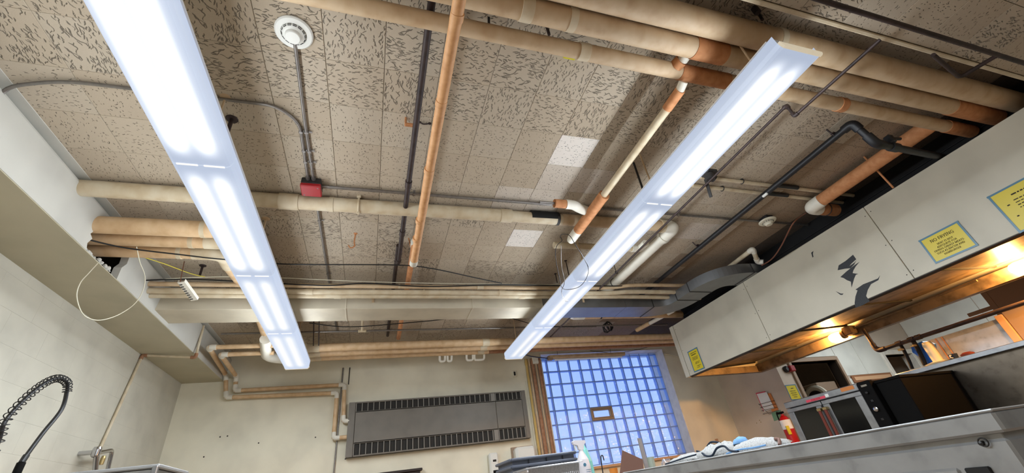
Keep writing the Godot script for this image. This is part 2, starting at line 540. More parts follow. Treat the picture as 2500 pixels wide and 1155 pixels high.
# four-foot wrap fixtures in a row, hung on rods
func light_row(label: String, x: float, z0: float, count: int, bottom: float, bright: Array, power: float, group := "") -> void:
	var l := 1.199
	var t := thing("fluorescent_light", label, "light", Vector3(x, bottom, z0 - l * count / 2.0), group)
	# pan above the lenses, its lip wider than the lens
	var st := begin()
	var pan := PackedVector2Array([Vector2(-0.145, 0.080), Vector2(-0.145, 0.085), Vector2(-0.105, 0.096), Vector2(-0.07, 0.128), Vector2(0.07, 0.128), Vector2(0.105, 0.096), Vector2(0.145, 0.085), Vector2(0.145, 0.080)])
	slab(st, Vector3(x, bottom, z0 - 0.03), Vector3.RIGHT, Vector3.UP, pan, Vector3(0, 0, -l * count + 0.06))
	put("housing", st, M.lamp_white, t)
	for k in count:
		var z := z0 - l * k
		var m := StandardMaterial3D.new()
		m.resource_name = "lit_lens"
		m.albedo_color = Color(0.35, 0.37, 0.4)
		m.roughness = 0.35
		m.emission_enabled = true
		m.emission = Color.WHITE
		m.emission_operator = BaseMaterial3D.EMISSION_OP_MULTIPLY
		m.emission_texture = lens_glow([0.60, 0.66, 0.77, 0.85][mini(k, 3)], [0.15, 0.14, 0.13, 0.13][mini(k, 3)])
		m.emission_energy_multiplier = bright[k]
		var ring := [[-0.138, 0.082, 0.0], [-0.134, 0.03, 0.06], [-0.126, 0.008, 0.09], [-0.112, 0.0, 0.12], [-0.06, -0.001, 0.29], [0.0, -0.001, 0.5], [0.06, -0.001, 0.71], [0.112, 0.0, 0.88], [0.126, 0.008, 0.91], [0.134, 0.03, 0.94], [0.138, 0.082, 1.0]]
		var s := begin()
		var a := z - 0.002
		var b := z - l + 0.002
		for i in ring.size() - 1:
			var p := Vector2(ring[i][0], ring[i][1])
			var q := Vector2(ring[i + 1][0], ring[i + 1][1])
			var n := Vector3((q - p).y, -(q - p).x, 0).normalized()
			var o := Vector3(x, bottom, 0)
			var p0 := o + Vector3(p.x, p.y, a)
			var p1 := o + Vector3(q.x, q.y, a)
			var p2 := o + Vector3(q.x, q.y, b)
			var p3 := o + Vector3(p.x, p.y, b)
			tri(s, p0, p1, p2, n, n, n, Vector2(ring[i][2], 0), Vector2(ring[i + 1][2], 0), Vector2(ring[i + 1][2], 1))
			tri(s, p0, p2, p3, n, n, n, Vector2(ring[i][2], 0), Vector2(ring[i + 1][2], 1), Vector2(ring[i][2], 1))
		put("lens", s, m, t)
		if k > 0:
			var j := begin()
			for h in [-0.058, 0.058]:
				box(j, Vector3(x + h, bottom - 0.003, z), Vector3(0.092, 0.005, 0.012), 0.002)
			put("joint_strip", j, M.lit_strip, t)
		var c := Color(0.93, 0.965, 1.0)
		area(Vector3(x, bottom - 0.012, z - l / 2.0), Vector3.DOWN, Vector3(0, 0, 1), Vector2(0.24, 1.16), power * bright[k], c)
		for h in [-1.0, 1.0]:
			area(Vector3(x + h * 0.146, bottom + 0.04, z - l / 2.0), Vector3(h, 0, 0), Vector3(0, 0, 1), Vector2(0.07, 1.16), power * 0.27 * bright[k], c)
	for z in [z0, z0 - l * count]:
		var cap := begin()
		slab(cap, Vector3(x, bottom, z), Vector3.RIGHT, Vector3.UP, PackedVector2Array([Vector2(-0.138, 0.026), Vector2(-0.136, 0.015), Vector2(-0.12, -0.004), Vector2(0.12, -0.004), Vector2(0.136, 0.015), Vector2(0.138, 0.026)]), Vector3(0, 0, 0.012 if z == z0 else -0.012))
		put("end_cap", cap, M.lit_cap, t)
	for k in range(0, count + 1):
		var z := clampf(z0 - l * k, z0 - l * count + 0.2, z0 - 0.2)
		var rod := begin()
		tube(rod, [Vector3(x, bottom + 0.126, z), Vector3(x, CEIL - 0.012, z)], 0.006, 8)
		lathe(rod, Vector3(x, CEIL - 0.012, z), Vector3.DOWN, [[0.0, 0.008], [0.02, 0.006], [0.03, 0.0]], 14)
		put("hanger_rod", rod, M.beige_pipe, t)


func ceiling() -> void:
	var st := begin()
	span(st, Vector3(LEFT - 0.2, CEIL, -7.2), Vector3(10.0, CEIL + 0.2, 4.2), 0.0)
	var slab_ := structure("ceiling", st, M.slab, "stained acoustic tile ceiling above the pipes, a few tiles replaced by paler ones")
	# one tile, four ways round
	var shapes := tile_shapes
	for turn in 4:
		var s := begin()
		var h := 0.1512
		var d := [Vector3(-h, 0, -h), Vector3(h, 0, -h), Vector3(h, 0, h), Vector3(-h, 0, h)]
		var uv := [Vector2(0, 0), Vector2(1, 0), Vector2(1, 1), Vector2(0, 1)]
		var low := d.map(func(p): return p * 0.99 + Vector3(0, -0.012, 0))
		var up := d.map(func(p): return p + Vector3(0, -0.0105, 0))
		var n := Vector3.DOWN
		tri(s, low[0], low[1], low[2], n, n, n, uv[turn % 4], uv[(turn + 1) % 4], uv[(turn + 2) % 4])
		tri(s, low[0], low[2], low[3], n, n, n, uv[turn % 4], uv[(turn + 2) % 4], uv[(turn + 3) % 4])
		for i in 4:
			var j := (i + 1) % 4
			face(s, [low[i], low[j], up[j], up[i]], Vector3(0, 0.2, 0))
			face(s, [up[i], up[j], d[j], d[i]], Vector3.ZERO)
		shapes.append(s.commit())
	var g := RandomNumberGenerator.new()
	g.seed = 7
	var white := {"4,2": "white_tile", "4,3": "pale_tile", "5,3": "pale_tile", "4,4": "pale_tile", "4,6": "white_tile", "10,5": "pale_tile", "11,5": "pale_tile", "3,4": "pale_tile"}
	var seen := []
	var rest := {}
	for ix in range(-6, 32):
		for k in range(-17, 18):
			var at := Vector3(-0.021 + 0.305 * (ix + 0.5), CEIL, -1.225 - 0.3035 * (k + 0.5))
			if at.x > 6.1 and at.z < -5.05:
				continue
			var coarse := k < 2
			if k >= 5:
				coarse = g.randf() < (0.45 if at.x < 2.0 else 0.2)
			if k < 2 and at.x > 2.6:
				coarse = g.randf() < 0.35
			var key: String = "%s_tile_%d_%d" % ["coarse" if coarse else "fine", g.randi() % 3, g.randi() % 2]
			var turn := (ix + k) & 1
			turn += 2 * (g.randi() % 2)
			if g.randf() < 0.2:
				turn = (turn + 1) % 4
			if white.has("%d,%d" % [ix, k]):
				key = white["%d,%d" % [ix, k]]
			elif at.x > 4.2:
				key = "sooty_tile"
			elif at.x > 3.75 or (at.x > 3.4 and g.randf() < 0.3):
				key = "greasy_tile"
			var q: Vector3 = eye.affine_inverse() * at
			var inside: bool = q.z < -0.3 and absf(q.x / q.z) < 1.33 and absf(q.y / q.z) < 0.64 and at.x < 4.9
			var row := [q.length(), at, key, turn]
			if inside:
				seen.append(row)
			else:
				rest[key] = rest.get(key, []) + [row]
	seen.sort_custom(func(a, b): return a[0] < b[0])
	for i in seen.size():
		if i < 300:
			var o := MeshInstance3D.new()
			o.name = "ceiling_tile"
			o.mesh = shapes[seen[i][3]]
			o.material_override = M[seen[i][2]]
			slab_.add_child(o, true)
			o.position = seen[i][1] - slab_.position
		else:
			rest[seen[i][2]] = rest.get(seen[i][2], []) + [seen[i]]
	var all := ArrayMesh.new()
	for key in rest:
		var s := begin()
		for row in rest[key]:
			s.append_from(shapes[row[3]], 0, Transform3D(Basis(), row[1] - slab_.position))
		s.commit(all)
		all.surface_set_material(all.get_surface_count() - 1, M[key])
	var more := MeshInstance3D.new()
	more.name = "further_tiles"
	more.mesh = all
	more.set_meta("kind", "stuff")
	slab_.add_child(more)


func shell() -> void:
	var st := begin()
	span(st, Vector3(LEFT - 0.2, -0.2, -7.2), Vector3(10.0, 0.0, 4.2), 0.0)
	structure("floor", st, M.floor_tile, "quarry tile kitchen floor below the frame")
	# back wall with the window opening
	st = begin()
	for r in [[LEFT - 0.2, 0.0, 2.668, CEIL], [5.162, 0.0, 6.37, CEIL], [2.668, 0.0, 5.162, 1.1], [2.668, 2.895, 5.162, CEIL]]:
		span(st, Vector3(r[0], r[1], -7.0), Vector3(r[2], r[3], BACK), 0.0)
	structure("wall_back", st, M.cream_wall, "cream painted back wall with a heater and a glass block window")
	st = begin()
	span(st, Vector3(LEFT - 0.2, 0, -7.0), Vector3(LEFT - 0.012, CEIL, 4.2), 0.0)
	var w := structure("wall_left", st, M.grey_white_wall, "off-white painted block wall beside the dish sprayer")
	var block := begin()
	box(block, Vector3.ZERO, Vector3(0.024, 0.2013, 0.4038), 0.0009)
	var shape := block.commit()
	for row in range(3, 14):
		for k in 22:
			var b := MeshInstance3D.new()
			b.name = "block"
			b.mesh = shape
			b.material_override = M.block_paint
			w.add_child(b, true)
			b.position = Vector3(LEFT - 0.012, 0.101 + 0.2015 * row, -6.3 + 0.404 * k - (0.202 if row % 2 else 0.0)) - w.position
	st = begin()
	span(st, Vector3(LEFT - 0.2, 0, 4.0), Vector3(10.0, CEIL, 4.2), 0.0)
	structure("wall_near", st, M.cream_wall, "cream wall behind the camera")
	st = begin()
	span(st, Vector3(6.17, 0, -6.5), Vector3(6.37, CEIL, -5.2), 0.0)
	structure("wall_corner", st, M.tan_wall, "tan wall at the right of the window holding the paper rack")
	# wall with the laundry doorway and white panels
	st = begin()
	for r in [[6.37, 0.0, 6.5, CEIL], [6.5, 2.17, 7.55, CEIL], [7.55, 0.0, 8.8, CEIL], [8.8, 2.2, 9.6, CEIL], [9.6, 0.0, 9.8, CEIL]]:
		span(st, Vector3(r[0], r[1], -5.36), Vector3(r[2], r[3], -5.2), 0.0)
	w = structure("wall_right", st, M.tan_wall, "wall behind the hood with white panels and a dark doorway")
	for r in [[7.6, 1.9, 8.14, 3.0], [8.15, 1.9, 8.74, 3.0], [6.56, 2.24, 7.59, 3.0]]:
		st = begin()
		span(st, Vector3(r[0], r[1], -5.2), Vector3(r[2], r[3], -5.19), 0.002)
		put("panel", st, M.white_panel, w)
	for r in [[7.6, 0.0, 8.14, 1.85], [8.15, 0.0, 8.74, 1.85]]:
		st = begin()
		span(st, Vector3(r[0], r[1], -5.2), Vector3(r[2], r[3], -5.19), 0.002)
		put("panel", st, M.white_panel, w)
	st = begin()
	for r in [[6.44, 0.0, 6.5, 2.23], [7.55, 0.0, 7.6, 2.23], [6.5, 2.17, 7.55, 2.23]]:
		span(st, Vector3(r[0], r[1], -5.37), Vector3(r[2], r[3], -5.17), 0.004)
	structure("door_1", st, M.frame_tan, "tan metal frame of the dark laundry doorway")
	st = begin()
	for r in [[8.72, 0.0, 8.8, 2.28], [9.55, 0.0, 9.62, 2.28], [8.8, 2.2, 9.55, 2.28]]:
		span(st, Vector3(r[0], r[1], -5.37), Vector3(r[2], r[3], -5.16), 0.006)
	structure("door_2", st, M.white_fitting, "white wooden casing of the opening behind the black gas pipe")
	st = begin()
	span(st, Vector3(6.37, 0, -7.1), Vector3(9.8, CEIL, -7.0), 0.0)
	span(st, Vector3(8.2, 0, -7.0), Vector3(8.26, CEIL, -5.36), 0.0)
	structure("wall_laundry", st, M.tan_wall, "dim wall of the laundry room beyond the doorway")
	st = begin()
	span(st, Vector3(9.8, 0, -7.2), Vector3(10.0, CEIL, 4.2), 0.0)
	w = structure("wall_far", st, M.tan_wall, "far wall with white panels behind the range")
	for k in 6:
		st = begin()
		span(st, Vector3(9.79, 0.05, -5.19 + 1.2 * k), Vector3(9.8, 3.0, -4.0 + 1.2 * k), 0.002)
		put("panel", st, M.white_panel, w)
	beams()


func beams() -> void:
	# left beam: plastered side with a broken hole round three pipes, and a soffit
	var side := PackedVector2Array([Vector2(4.0, 2.7), Vector2(4.0, 2.98), Vector2(-6.5, 2.98), Vector2(-6.5, 2.7), Vector2(-3.52, 2.7)])
	for p in [[-3.50, 2.79], [-3.53, 2.84], [-3.50, 2.93], [-3.40, 2.958], [-3.2, 2.965], [-3.08, 2.955], [-3.03, 2.93], [-3.045, 2.9], [-3.025, 2.87], [-3.05, 2.84], [-3.035, 2.80], [-3.075, 2.785], [-3.06, 2.74], [-3.09, 2.7]]:
		side.append(Vector2(p[0], p[1]))
	var st := begin()
	slab(st, Vector3(BEAM_X - 2.7 * 0.13, 0, 0), Vector3(0, 0, 1), Vector3(0.13, 1, 0), side, Vector3(-0.05, 0, 0))
	slab(st, Vector3(0, 0, 4.0), Vector3.RIGHT, Vector3.UP, PackedVector2Array([Vector2(-1.95, 2.97), Vector2(-1.864, 2.975), Vector2(-1.872, 3.0), Vector2(-1.895, 3.022), Vector2(-1.94, 3.045), Vector2(-1.96, 3.048)]), Vector3(0, 0, -10.5))
	var b := structure("ceiling_beam", st, M.beam_paint, "white plastered beam along the left wall with a broken hole round three pipes")
	st = begin()
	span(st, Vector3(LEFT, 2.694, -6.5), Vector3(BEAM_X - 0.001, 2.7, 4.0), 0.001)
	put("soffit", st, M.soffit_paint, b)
	# crumbled plaster along the lower lip of the hole
	st = begin()
	var g := RandomNumberGenerator.new()
	g.seed = 5
	for i in 46:
		var z := -3.09 - 0.42 * g.randf()
		var s := g.randf_range(0.012, 0.04)
		box(st, Vector3(BEAM_X - 0.005 - g.randf() * 0.09, 2.702 + s * 0.3 + 0.02 * g.randf(), z), Vector3(s, s * 0.8, s), s * 0.3, Basis.from_euler(Vector3(g.randf() * 3, g.randf() * 3, g.randf() * 3)))
	put("broken_plaster", st, M.beam_paint, b).set_meta("kind", "stuff")
	# flat strip where beam and tiles meet
	st = begin()
	span(st, Vector3(BEAM_X - 0.01, CEIL - 0.014, -6.5), Vector3(-1.835, CEIL - 0.002, 4.0), 0.004)
	structure("trim_1", st, M.beam_paint, "smooth white strip between the left beam and the ceiling tiles")
	# dropped beam at the top right, tiled below with a pale edge trim
	st = begin()
	span(st, Vector3(-0.3, 2.815, -0.625), Vector3(10.0, CEIL, 1.2), 0.0)
	b = structure("ceiling_beam", st, M.slab, "tile-clad dropped beam at the top right above the thin iron pipe")
	for k in 16:
		for j in 2:
			var o := MeshInstance3D.new()
			o.name = "ceiling_tile"
			o.mesh = tile_shapes[(k * 3 + j) % 4]
			o.material_override = M["%s_tile_%d_%d" % ["coarse" if (k + j) % 4 == 0 else "fine", (k * 7 + j) % 3, k % 2]]
			b.add_child(o, true)
			o.position = Vector3(0.9 + 0.305 * k, 2.815, -0.47 + 0.305 * j) - b.position
	st = begin()
	span(st, Vector3(-0.3, 2.795, -0.648), Vector3(10.0, 2.86, -0.626), 0.004)
	put("edge_trim", st, M.cream_pipe, b)
	# soot-black bulkhead over the hood
	st = begin()
	span(st, Vector3(4.5, 2.735, -4.95), Vector3(5.7, CEIL, 1.9), 0.004)
	b = structure("trim_2", st, M.soot, "soot-blackened bulkhead between the hood and the ceiling")
	for y in [2.79, 2.9]:
		st = begin()
		span(st, Vector3(4.488, y, -4.95), Vector3(4.5, y + 0.008, 1.9), 0.002)
		put("edge_strip", st, M.dark_steel, b)


func window() -> void:
	var z := -6.72
	var st := begin()
	# reveal lining: right, top, left and sill
	span(st, Vector3(5.142, 1.13, -6.99), Vector3(5.16, 2.89, BACK + 0.006), 0.002)
	span(st, Vector3(2.67, 1.13, -6.99), Vector3(2.69, 2.89, BACK + 0.004), 0.002)
	span(st, Vector3(2.69, 2.872, -6.99), Vector3(5.142, 2.892, BACK + 0.004), 0.002)
	var w := structure("window_1", st, M.white_fitting, "large glass block window in the back wall, blue with evening light")
	st = begin()
	span(st, Vector3(2.66, 1.095, -6.99), Vector3(5.2, 1.132, BACK + 0.05), 0.006)
	put("sill", st, M.pale_wood, w)
	var cols := [2.69]
	for k in 11:
		cols.append(2.877 + 0.2111 * k)
	cols.append(5.142)
	var rows := []
	for k in 9:
		rows.append(1.154 + 0.2116 * k)
	rows.push_front(1.132)
	rows.append(2.872)
	# mortar grid, joint by joint
	var joint := 0.0075
	for i in range(1, cols.size() - 1):
		st = begin()
		for y in [[1.132, 1.789], [2.0006, 2.872]] if i == 5 else [[1.132, 2.872]]:
			span(st, Vector3(cols[i] - joint / 2, y[0], z - 0.012), Vector3(cols[i] + joint / 2, y[1], z + 0.001), 0.0)
		put("mortar_joint", st, M.mortar, w)
	for k in range(1, rows.size() - 1):
		st = begin()
		span(st, Vector3(2.69, rows[k] - joint / 2, z - 0.012), Vector3(5.142, rows[k] + joint / 2, z + 0.0005), 0.0)
		put("mortar_joint", st, M.mortar, w)
	var made := {}
	for i in cols.size() - 1:
		for k in range(1, rows.size() - 2):
			if k == 4 and (i == 4 or i == 5):
				continue
			var wide: float = cols[i + 1] - cols[i] - joint
			var high: float = rows[k + 1] - rows[k] - joint
			var key := "%.3f,%.3f" % [wide, high]
			if not made.has(key):
				made[key] = glass_block(wide, high)
			var o := MeshInstance3D.new()
			o.name = "glass_block"
			o.mesh = made[key]
			w.add_child(o, true)
			o.position = Vector3((cols[i] + cols[i + 1]) / 2, (rows[k] + rows[k + 1]) / 2, z) - w.position
	# small hopper vent in place of two blocks
	var v := begin()
	var a := Vector2(cols[4] + 0.004, rows[4] + 0.004)
	var b := Vector2(cols[6] - 0.004, rows[5] - 0.004)
	for r in [[a.x, a.y, b.x, a.y + 0.03], [a.x, b.y - 0.03, b.x, b.y], [a.x, a.y + 0.03, a.x + 0.03, b.y - 0.03], [b.x - 0.03, a.y + 0.03, b.x, b.y - 0.03]]:
		span(v, Vector3(r[0], r[1], z - 0.07), Vector3(r[2], r[3], z + 0.02), 0.004)
	var frame := put("vent_frame", v, M.frame_tan, w)
	v = begin()
	for r in [[a.x + 0.03, a.y + 0.03, b.x - 0.03, a.y + 0.05], [a.x + 0.03, b.y - 0.05, b.x - 0.03, b.y - 0.03], [a.x + 0.03, a.y + 0.05, a.x + 0.05, b.y - 0.05], [b.x - 0.05, a.y + 0.05, b.x - 0.03, b.y - 0.05]]:
		span(v, Vector3(r[0], r[1], z - 0.05), Vector3(r[2], r[3], z + 0.008), 0.003)
	put("sash", v, M.frame_tan, frame)
	v = begin()
	span(v, Vector3(a.x + 0.05, a.y + 0.05, z - 0.03), Vector3(b.x - 0.05, b.y - 0.05, z - 0.026), 0.0)
	put("pane", v, M.pane, frame)


# hollow block: a pillowed front pane and four inner walls that glow with the sky behind
func glass_block(w: float, h: float) -> ArrayMesh:
	var out := ArrayMesh.new()
	var st := begin()
	var n := 6
	var at := func(i: int, j: int) -> Vector3:
		var u := float(i) / n * 2 - 1
		var v := float(j) / n * 2 - 1
		var e := 1.0 - pow(maxf(absf(u), absf(v)), 6.0)
		return Vector3(u * w / 2, v * h / 2, 0.009 * e)
	for i in n:
		for j in n:
			face(st, [at.call(i, j), at.call(i + 1, j), at.call(i + 1, j + 1), at.call(i, j + 1)], Vector3(0, 0, -1))
	st.commit(out)
	out.surface_set_material(0, M.block_face)
	st = begin()
	var d := -0.078
	var t := 0.004
	var x := w / 2
	var y := h / 2
	for r in [[-x, -y, -x + t, y], [x - t, -y, x, y], [-x, -y, x, -y + t], [-x, y - t, x, y]]:
		span(st, Vector3(r[0], r[1], d), Vector3(r[2], r[3], -0.001), 0.0)
	st.commit(out)
	out.surface_set_material(1, M.block_side)
	return out


# ---------------------------------------------------------------- pipes under the ceiling
func ceiling_pipes() -> void:
	var x := Vector3.RIGHT
	var z := Vector3.BACK
	# thick drain pipe across the middle, turning to the back at its right end
	var t := thing("drain_pipe", "thick beige drain pipe across the middle ceiling, from left beam to white elbow", "pipe", Vector3(0.4, 2.92, -2.754))
	var p := [Vector3(-1.93, 2.975, -2.754), Vector3(2.80, 2.975, -2.754), Vector3(2.80, 2.975, -5.0)]
	run(t, "pipe_section", [p[0], Vector3(1.05, 2.975, -2.754)], 0.055, M.cream_pipe, 0.0, 20)
	run(t, "pipe_section", [Vector3(1.05, 2.975, -2.754), Vector3(1.56, 2.97, -2.754)], 0.050, M.cream_pipe, 0.0, 20)
	run(t, "pipe_section", [Vector3(1.56, 2.975, -2.754), Vector3(2.72, 2.975, -2.754)], 0.054, M.beige_pipe, 0.0, 20)
	run(t, "pipe_section", [Vector3(2.80, 2.975, -2.83), p[2]], 0.053, M.white_fitting, 0.0, 20)
	run(t, "elbow", [Vector3(2.64, 2.975, -2.754), p[1], Vector3(2.80, 2.975, -2.92)], 0.063, M.white_fitting, 0.12, 20)
	for v in [[-0.72, 0.062, 0.13], [-0.38, 0.059, 0.03], [0.98, 0.06, 0.10], [2.28, 0.06, 0.07], [2.62, 0.067, 0.04]]:
		run(t, "coupling", [Vector3(v[0], 2.975, -2.754), Vector3(v[0] + v[2], 2.975, -2.754)], v[1], M.cream_pipe, 0.0, 20)
	run(t, "coupling", [Vector3(2.80, 2.975, -2.93), Vector3(2.80, 2.975, -2.97)], 0.066, M.white_fitting, 0.0, 20)
	var st := begin()
	for s in [[1.26, 1.52, 0.0535, M.soot]]:
		tube(st, [Vector3(s[0], 2.984, -2.748), Vector3(s[1], 2.984, -2.748)], s[2], 14)
	put("torn_sleeve", st, M.soot, t)
	run(t, "torn_edge", [Vector3(1.505, 2.975, -2.754), Vector3(1.53, 2.975, -2.754)], 0.0575, M.soot_metal, 0.0, 16)
	st = begin()
	var ring := []
	for k in 25:
		var a := TAU * k / 24.0
		ring.append(Vector3(-0.17, 2.975 + 0.06 * cos(a), -2.754 + 0.06 * sin(a)))
	tube(st, ring, 0.008, 6, false)
	box(st, Vector3(-0.17, 3.035, -2.70), Vector3(0.03, 0.03, 0.02), 0.003)
	box(st, Vector3(-0.17, 2.908, -2.745), Vector3(0.022, 0.028, 0.012), 0.003)
	put("pipe_strap", st, M.cream_pipe, t)
	hanger(t, Vector3(2.8, 2.975, -4.0), 0.056, z, M.soot_metal)
	# three insulated pipes across the top
	var top := [
		["lowest of the three beige insulated pipes across the top, ending in a brown sleeve", -1.12, 0.042, 4.45, [[1.0, 0.03]], [[1.628, 1.981]]],
		["middle one of the three beige insulated pipes across the top", -0.967, 0.055, 4.47, [[0.62, 0.03], [0.86, 0.02]], [[1.605, 1.821]]],
		["thickest and topmost of the three beige insulated pipes across the top", -0.83, 0.066, 4.49, [[2.08, 0.02]], []],
	]
	for d in top:
		t = thing("insulated_pipe", d[0], "pipe", Vector3(1.2, 2.9 - d[2], d[1]), "")
		var c := Vector3(0, 2.9, d[1])
		run(t, "pipe_section", [c + x * -0.9, c + x * d[4][0][0]], d[2], M.beige_pipe, 0.0, 20)
		run(t, "pipe_section", [c + x * d[4][0][0], c + x * d[3]], d[2] + 0.003, M.beige_pipe, 0.0, 20)
		for v in d[4]:
			run(t, "seam_band", [c + x * (v[0] - v[1]), c + x * (v[0] + v[1])], d[2] + 0.0055, M.cream_pipe, 0.0, 20)
		for v in d[5]:
			run(t, "brown_sleeve", [c + x * v[0], c + x * v[1]], d[2] + 0.006, M.brown_wrap, 0.0, 20)
		if d[2] < 0.06:
			run(t, "torn_sleeve", [c + x * (4.12 if d[2] < 0.05 else 3.9), c + x * d[3]], d[2] + 0.007, M.brown_wrap, 0.0, 16)
		if d[2] < 0.05:
			run(t, "brown_sleeve", [c + x * 2.94, c + x * 3.0], d[2] + 0.008, M.brown_wrap, 0.0, 16)
		for q in [0.35, 2.35]:
			st = begin()
			tube(st, [c + x * (q + d[2] * 3.0) + Vector3(0, d[2] - 0.01, 0), c + x * (q + d[2] * 3.0 + 0.01) + Vector3(0, CEIL - 2.912, 0)], 0.007, 6)
			put("hanger_rod", st, M.soot_metal, t)
	# short white stubs joining the middle and lowest pipes above the cream branch
	t = thing("pipe_stub", "short white fitting between the middle and lowest pipes at the top", "pipe", Vector3(1.62, 2.86, -1.05))
	run(t, "stub", [Vector3(1.60, 2.90, -0.99), Vector3(1.60, 2.90, -1.05)], 0.032, M.white_fitting)
	run(t, "valve", [Vector3(1.59, 2.895, -1.05), Vector3(1.58, 2.895, -1.09)], 0.038, M.brown_wrap, 0.0, 10)
	for v in [[1.21, -1.035, 0.10], [0.985, -1.22, 0.075]]:
		st = begin()
		box(st, Vector3(v[0], CEIL - 0.045, v[1]), Vector3(v[2], 0.03, 0.03), 0.005)
		box(st, Vector3(v[0] - v[2] * 0.3, CEIL - 0.02, v[1]), Vector3(0.025, 0.025, 0.04), 0.004)
		tag(put("pipe_marker", st, M.yellow_plastic), "yellow plastic clip on the ceiling beside the %s of the three top pipes" % ("middle" if v[0] > 1.1 else "lowest"), "clip")
	# cream branch with a copper-coloured sleeve and a white cap
	t = thing("branch_pipe", "cream branch pipe with a brown lower sleeve and rounded white end under the drain pipe", "pipe", Vector3(1.64, 2.76, -2.0))
	run(t, "pipe_section", [Vector3(1.64, 2.8, -1.30), Vector3(1.64, 2.8, -2.2)], 0.027, M.cream_pipe)
	run(t, "brown_sleeve", [Vector3(1.635, 2.8, -1.17), Vector3(1.638, 2.8, -1.31)], 0.031, M.brown_wrap)
	run(t, "fitting", [Vector3(1.635, 2.82, -1.13), Vector3(1.635, 2.8, -1.18)], 0.026, M.white_fitting)
	run(t, "brown_sleeve", [Vector3(1.645, 2.8, -2.16), Vector3(1.645, 2.8, -2.66)], 0.044, M.brown_wrap)
	st = begin()
	tube(st, [Vector3(1.645, 2.8, -2.62), Vector3(1.645, 2.8, -2.80), Vector3(1.645, 2.8, -2.83), Vector3(1.645, 2.8, -2.845)], 0.04, 14, true, [0.043, 0.042, 0.034, 0.014])
	put("end_cap", st, M.white_fitting, t)
	run(t, "elbow", [Vector3(1.62, 2.83, -2.42), Vector3(1.55, 2.86, -2.42), Vector3(1.50, 2.87, -2.40), Vector3(1.43, 2.87, -2.40)], 0.04, M.white_fitting, 0.05)
	run(t, "stub", [Vector3(1.44, 2.87, -2.40), Vector3(1.33, 2.87, -2.40)], 0.036, M.brown_wrap)
	run(t, "bare_pipe", [Vector3(1.34, 2.87, -2.40), Vector3(1.2, 2.87, -2.40)], 0.012, M.conduit)
	st = begin()
	tube(st, [Vector3(1.902, 3.04, -2.017), Vector3(1.871, 2.66, -1.996)], 0.008, 8)
	tag(put("support_rod", st, M.soot_metal), "slanting iron rod from the ceiling between the cream branch pipe and the right light", "rod")
	# thin beige pipe behind the drain pipe
	t = thing("water_pipe", "slim beige pipe behind the drain pipe, right of the white rounded end", "pipe", Vector3(2.1, 2.9, -3.2))
	run(t, "pipe_section", [Vector3(1.62, 2.93, -3.12), Vector3(2.62, 2.93, -3.12)], 0.033, M.cream_pipe)
	run(t, "elbow", [Vector3(2.5, 2.93, -3.12), Vector3(2.6, 2.93, -3.12), Vector3(2.6, 2.93, -3.0)], 0.037, M.white_fitting, 0.05)
	# iron pipe and copper-tan pipe running away from the camera
	t = thing("iron_pipe", "dark rust-brown iron pipe running away beside the tan pipe", "pipe", Vector3(0.18, 2.94, -2.2))
	run(t, "pipe_section", [Vector3(0.182, 2.965, -0.62), Vector3(0.182, 2.965, -3.6)], 0.0195, M.rust_iron)
	run(t, "pipe_section", [Vector3(0.165, 3.005, -3.36), Vector3(0.165, 3.005, -5.75)], 0.019, M.rust_iron)
	run(t, "elbow", [Vector3(0.182, 2.965, -3.56), Vector3(0.176, 2.965, -3.63), Vector3(0.166, 3.005, -3.66)], 0.024, M.rust_iron, 0.03)
	for q in [-2.39, -3.05]:
		run(t, "coupling", [Vector3(0.182, 2.965, q), Vector3(0.182, 2.965, q - 0.07)], 0.025, M.rust_iron)
	st = begin()
	box(st, Vector3(0.15, 2.985, -1.87), Vector3(0.07, 0.012, 0.03), 0.004)
	box(st, Vector3(0.12, 3.01, -1.87), Vector3(0.012, 0.06, 0.03), 0.003)
	put("bracket", st, M.brown_wrap, t)
	t = thing("tan_pipe", "smooth tan pipe with faint bands and a white collar, beside the dark iron pipe", "pipe", Vector3(0.27, 2.67, -1.5))
	run(t, "pipe_section", [Vector3(0.262, 2.705, 0.5), Vector3(0.276, 2.705, -1.95)], 0.028, M.copper_tan, 0.0, 18)
	run(t, "pipe_section", [Vector3(0.276, 2.705, -1.95), Vector3(0.284, 2.705, -3.12)], 0.030, M.copper_tan, 0.0, 18)
	for q in [-0.95, -1.42, -1.95, -2.5, -2.75]:
		run(t, "band", [Vector3(0.272, 2.705, q), Vector3(0.272, 2.705, q - 0.035)], 0.0304, M.copper_tan, 0.0, 18)
	run(t, "collar", [Vector3(0.284, 2.705, -3.10), Vector3(0.284, 2.705, -3.17)], 0.034, M.white_fitting, 0.0, 18)
	run(t, "riser", [Vector3(0.284, 2.705, -3.14), Vector3(0.29, 2.72, -3.18), Vector3(0.295, 2.95, -3.2), Vector3(0.3, 2.97, -3.3)], 0.028, M.copper, 0.06)
	run(t, "pipe_section", [Vector3(0.302, 2.965, -3.22), Vector3(0.31, 2.965, -5.75)], 0.028, M.copper)
	run(t, "elbow", [Vector3(0.294, 2.90, -3.2), Vector3(0.298, 2.965, -3.2), Vector3(0.3, 2.965, -3.3)], 0.033, M.white_fitting, 0.04)
	st = begin()
	tube(st, [Vector3(0.25, CEIL - 0.012, -3.28), Vector3(0.275, 2.93, -3.28)], 0.006, 6)
	put("hanger", st, M.brown_wrap, t)
	# black gas pipe at the right
	t = thing("gas_pipe", "black painted pipe at the right, dropping at an elbow into the soot above the hood", "pipe", Vector3(3.1, 2.82, -2.4))
	p = [Vector3(3.39, 2.972, -5.0), Vector3(3.37, 2.972, -1.285), Vector3(3.46, 2.77, -1.285), Vector3(4.51, 2.77, -1.31)]
	run(t, "pipe_section", [p[0], p[1]], 0.0255, M.black_pipe)
	run(t, "drop", [p[1], p[2]], 0.0255, M.black_pipe)
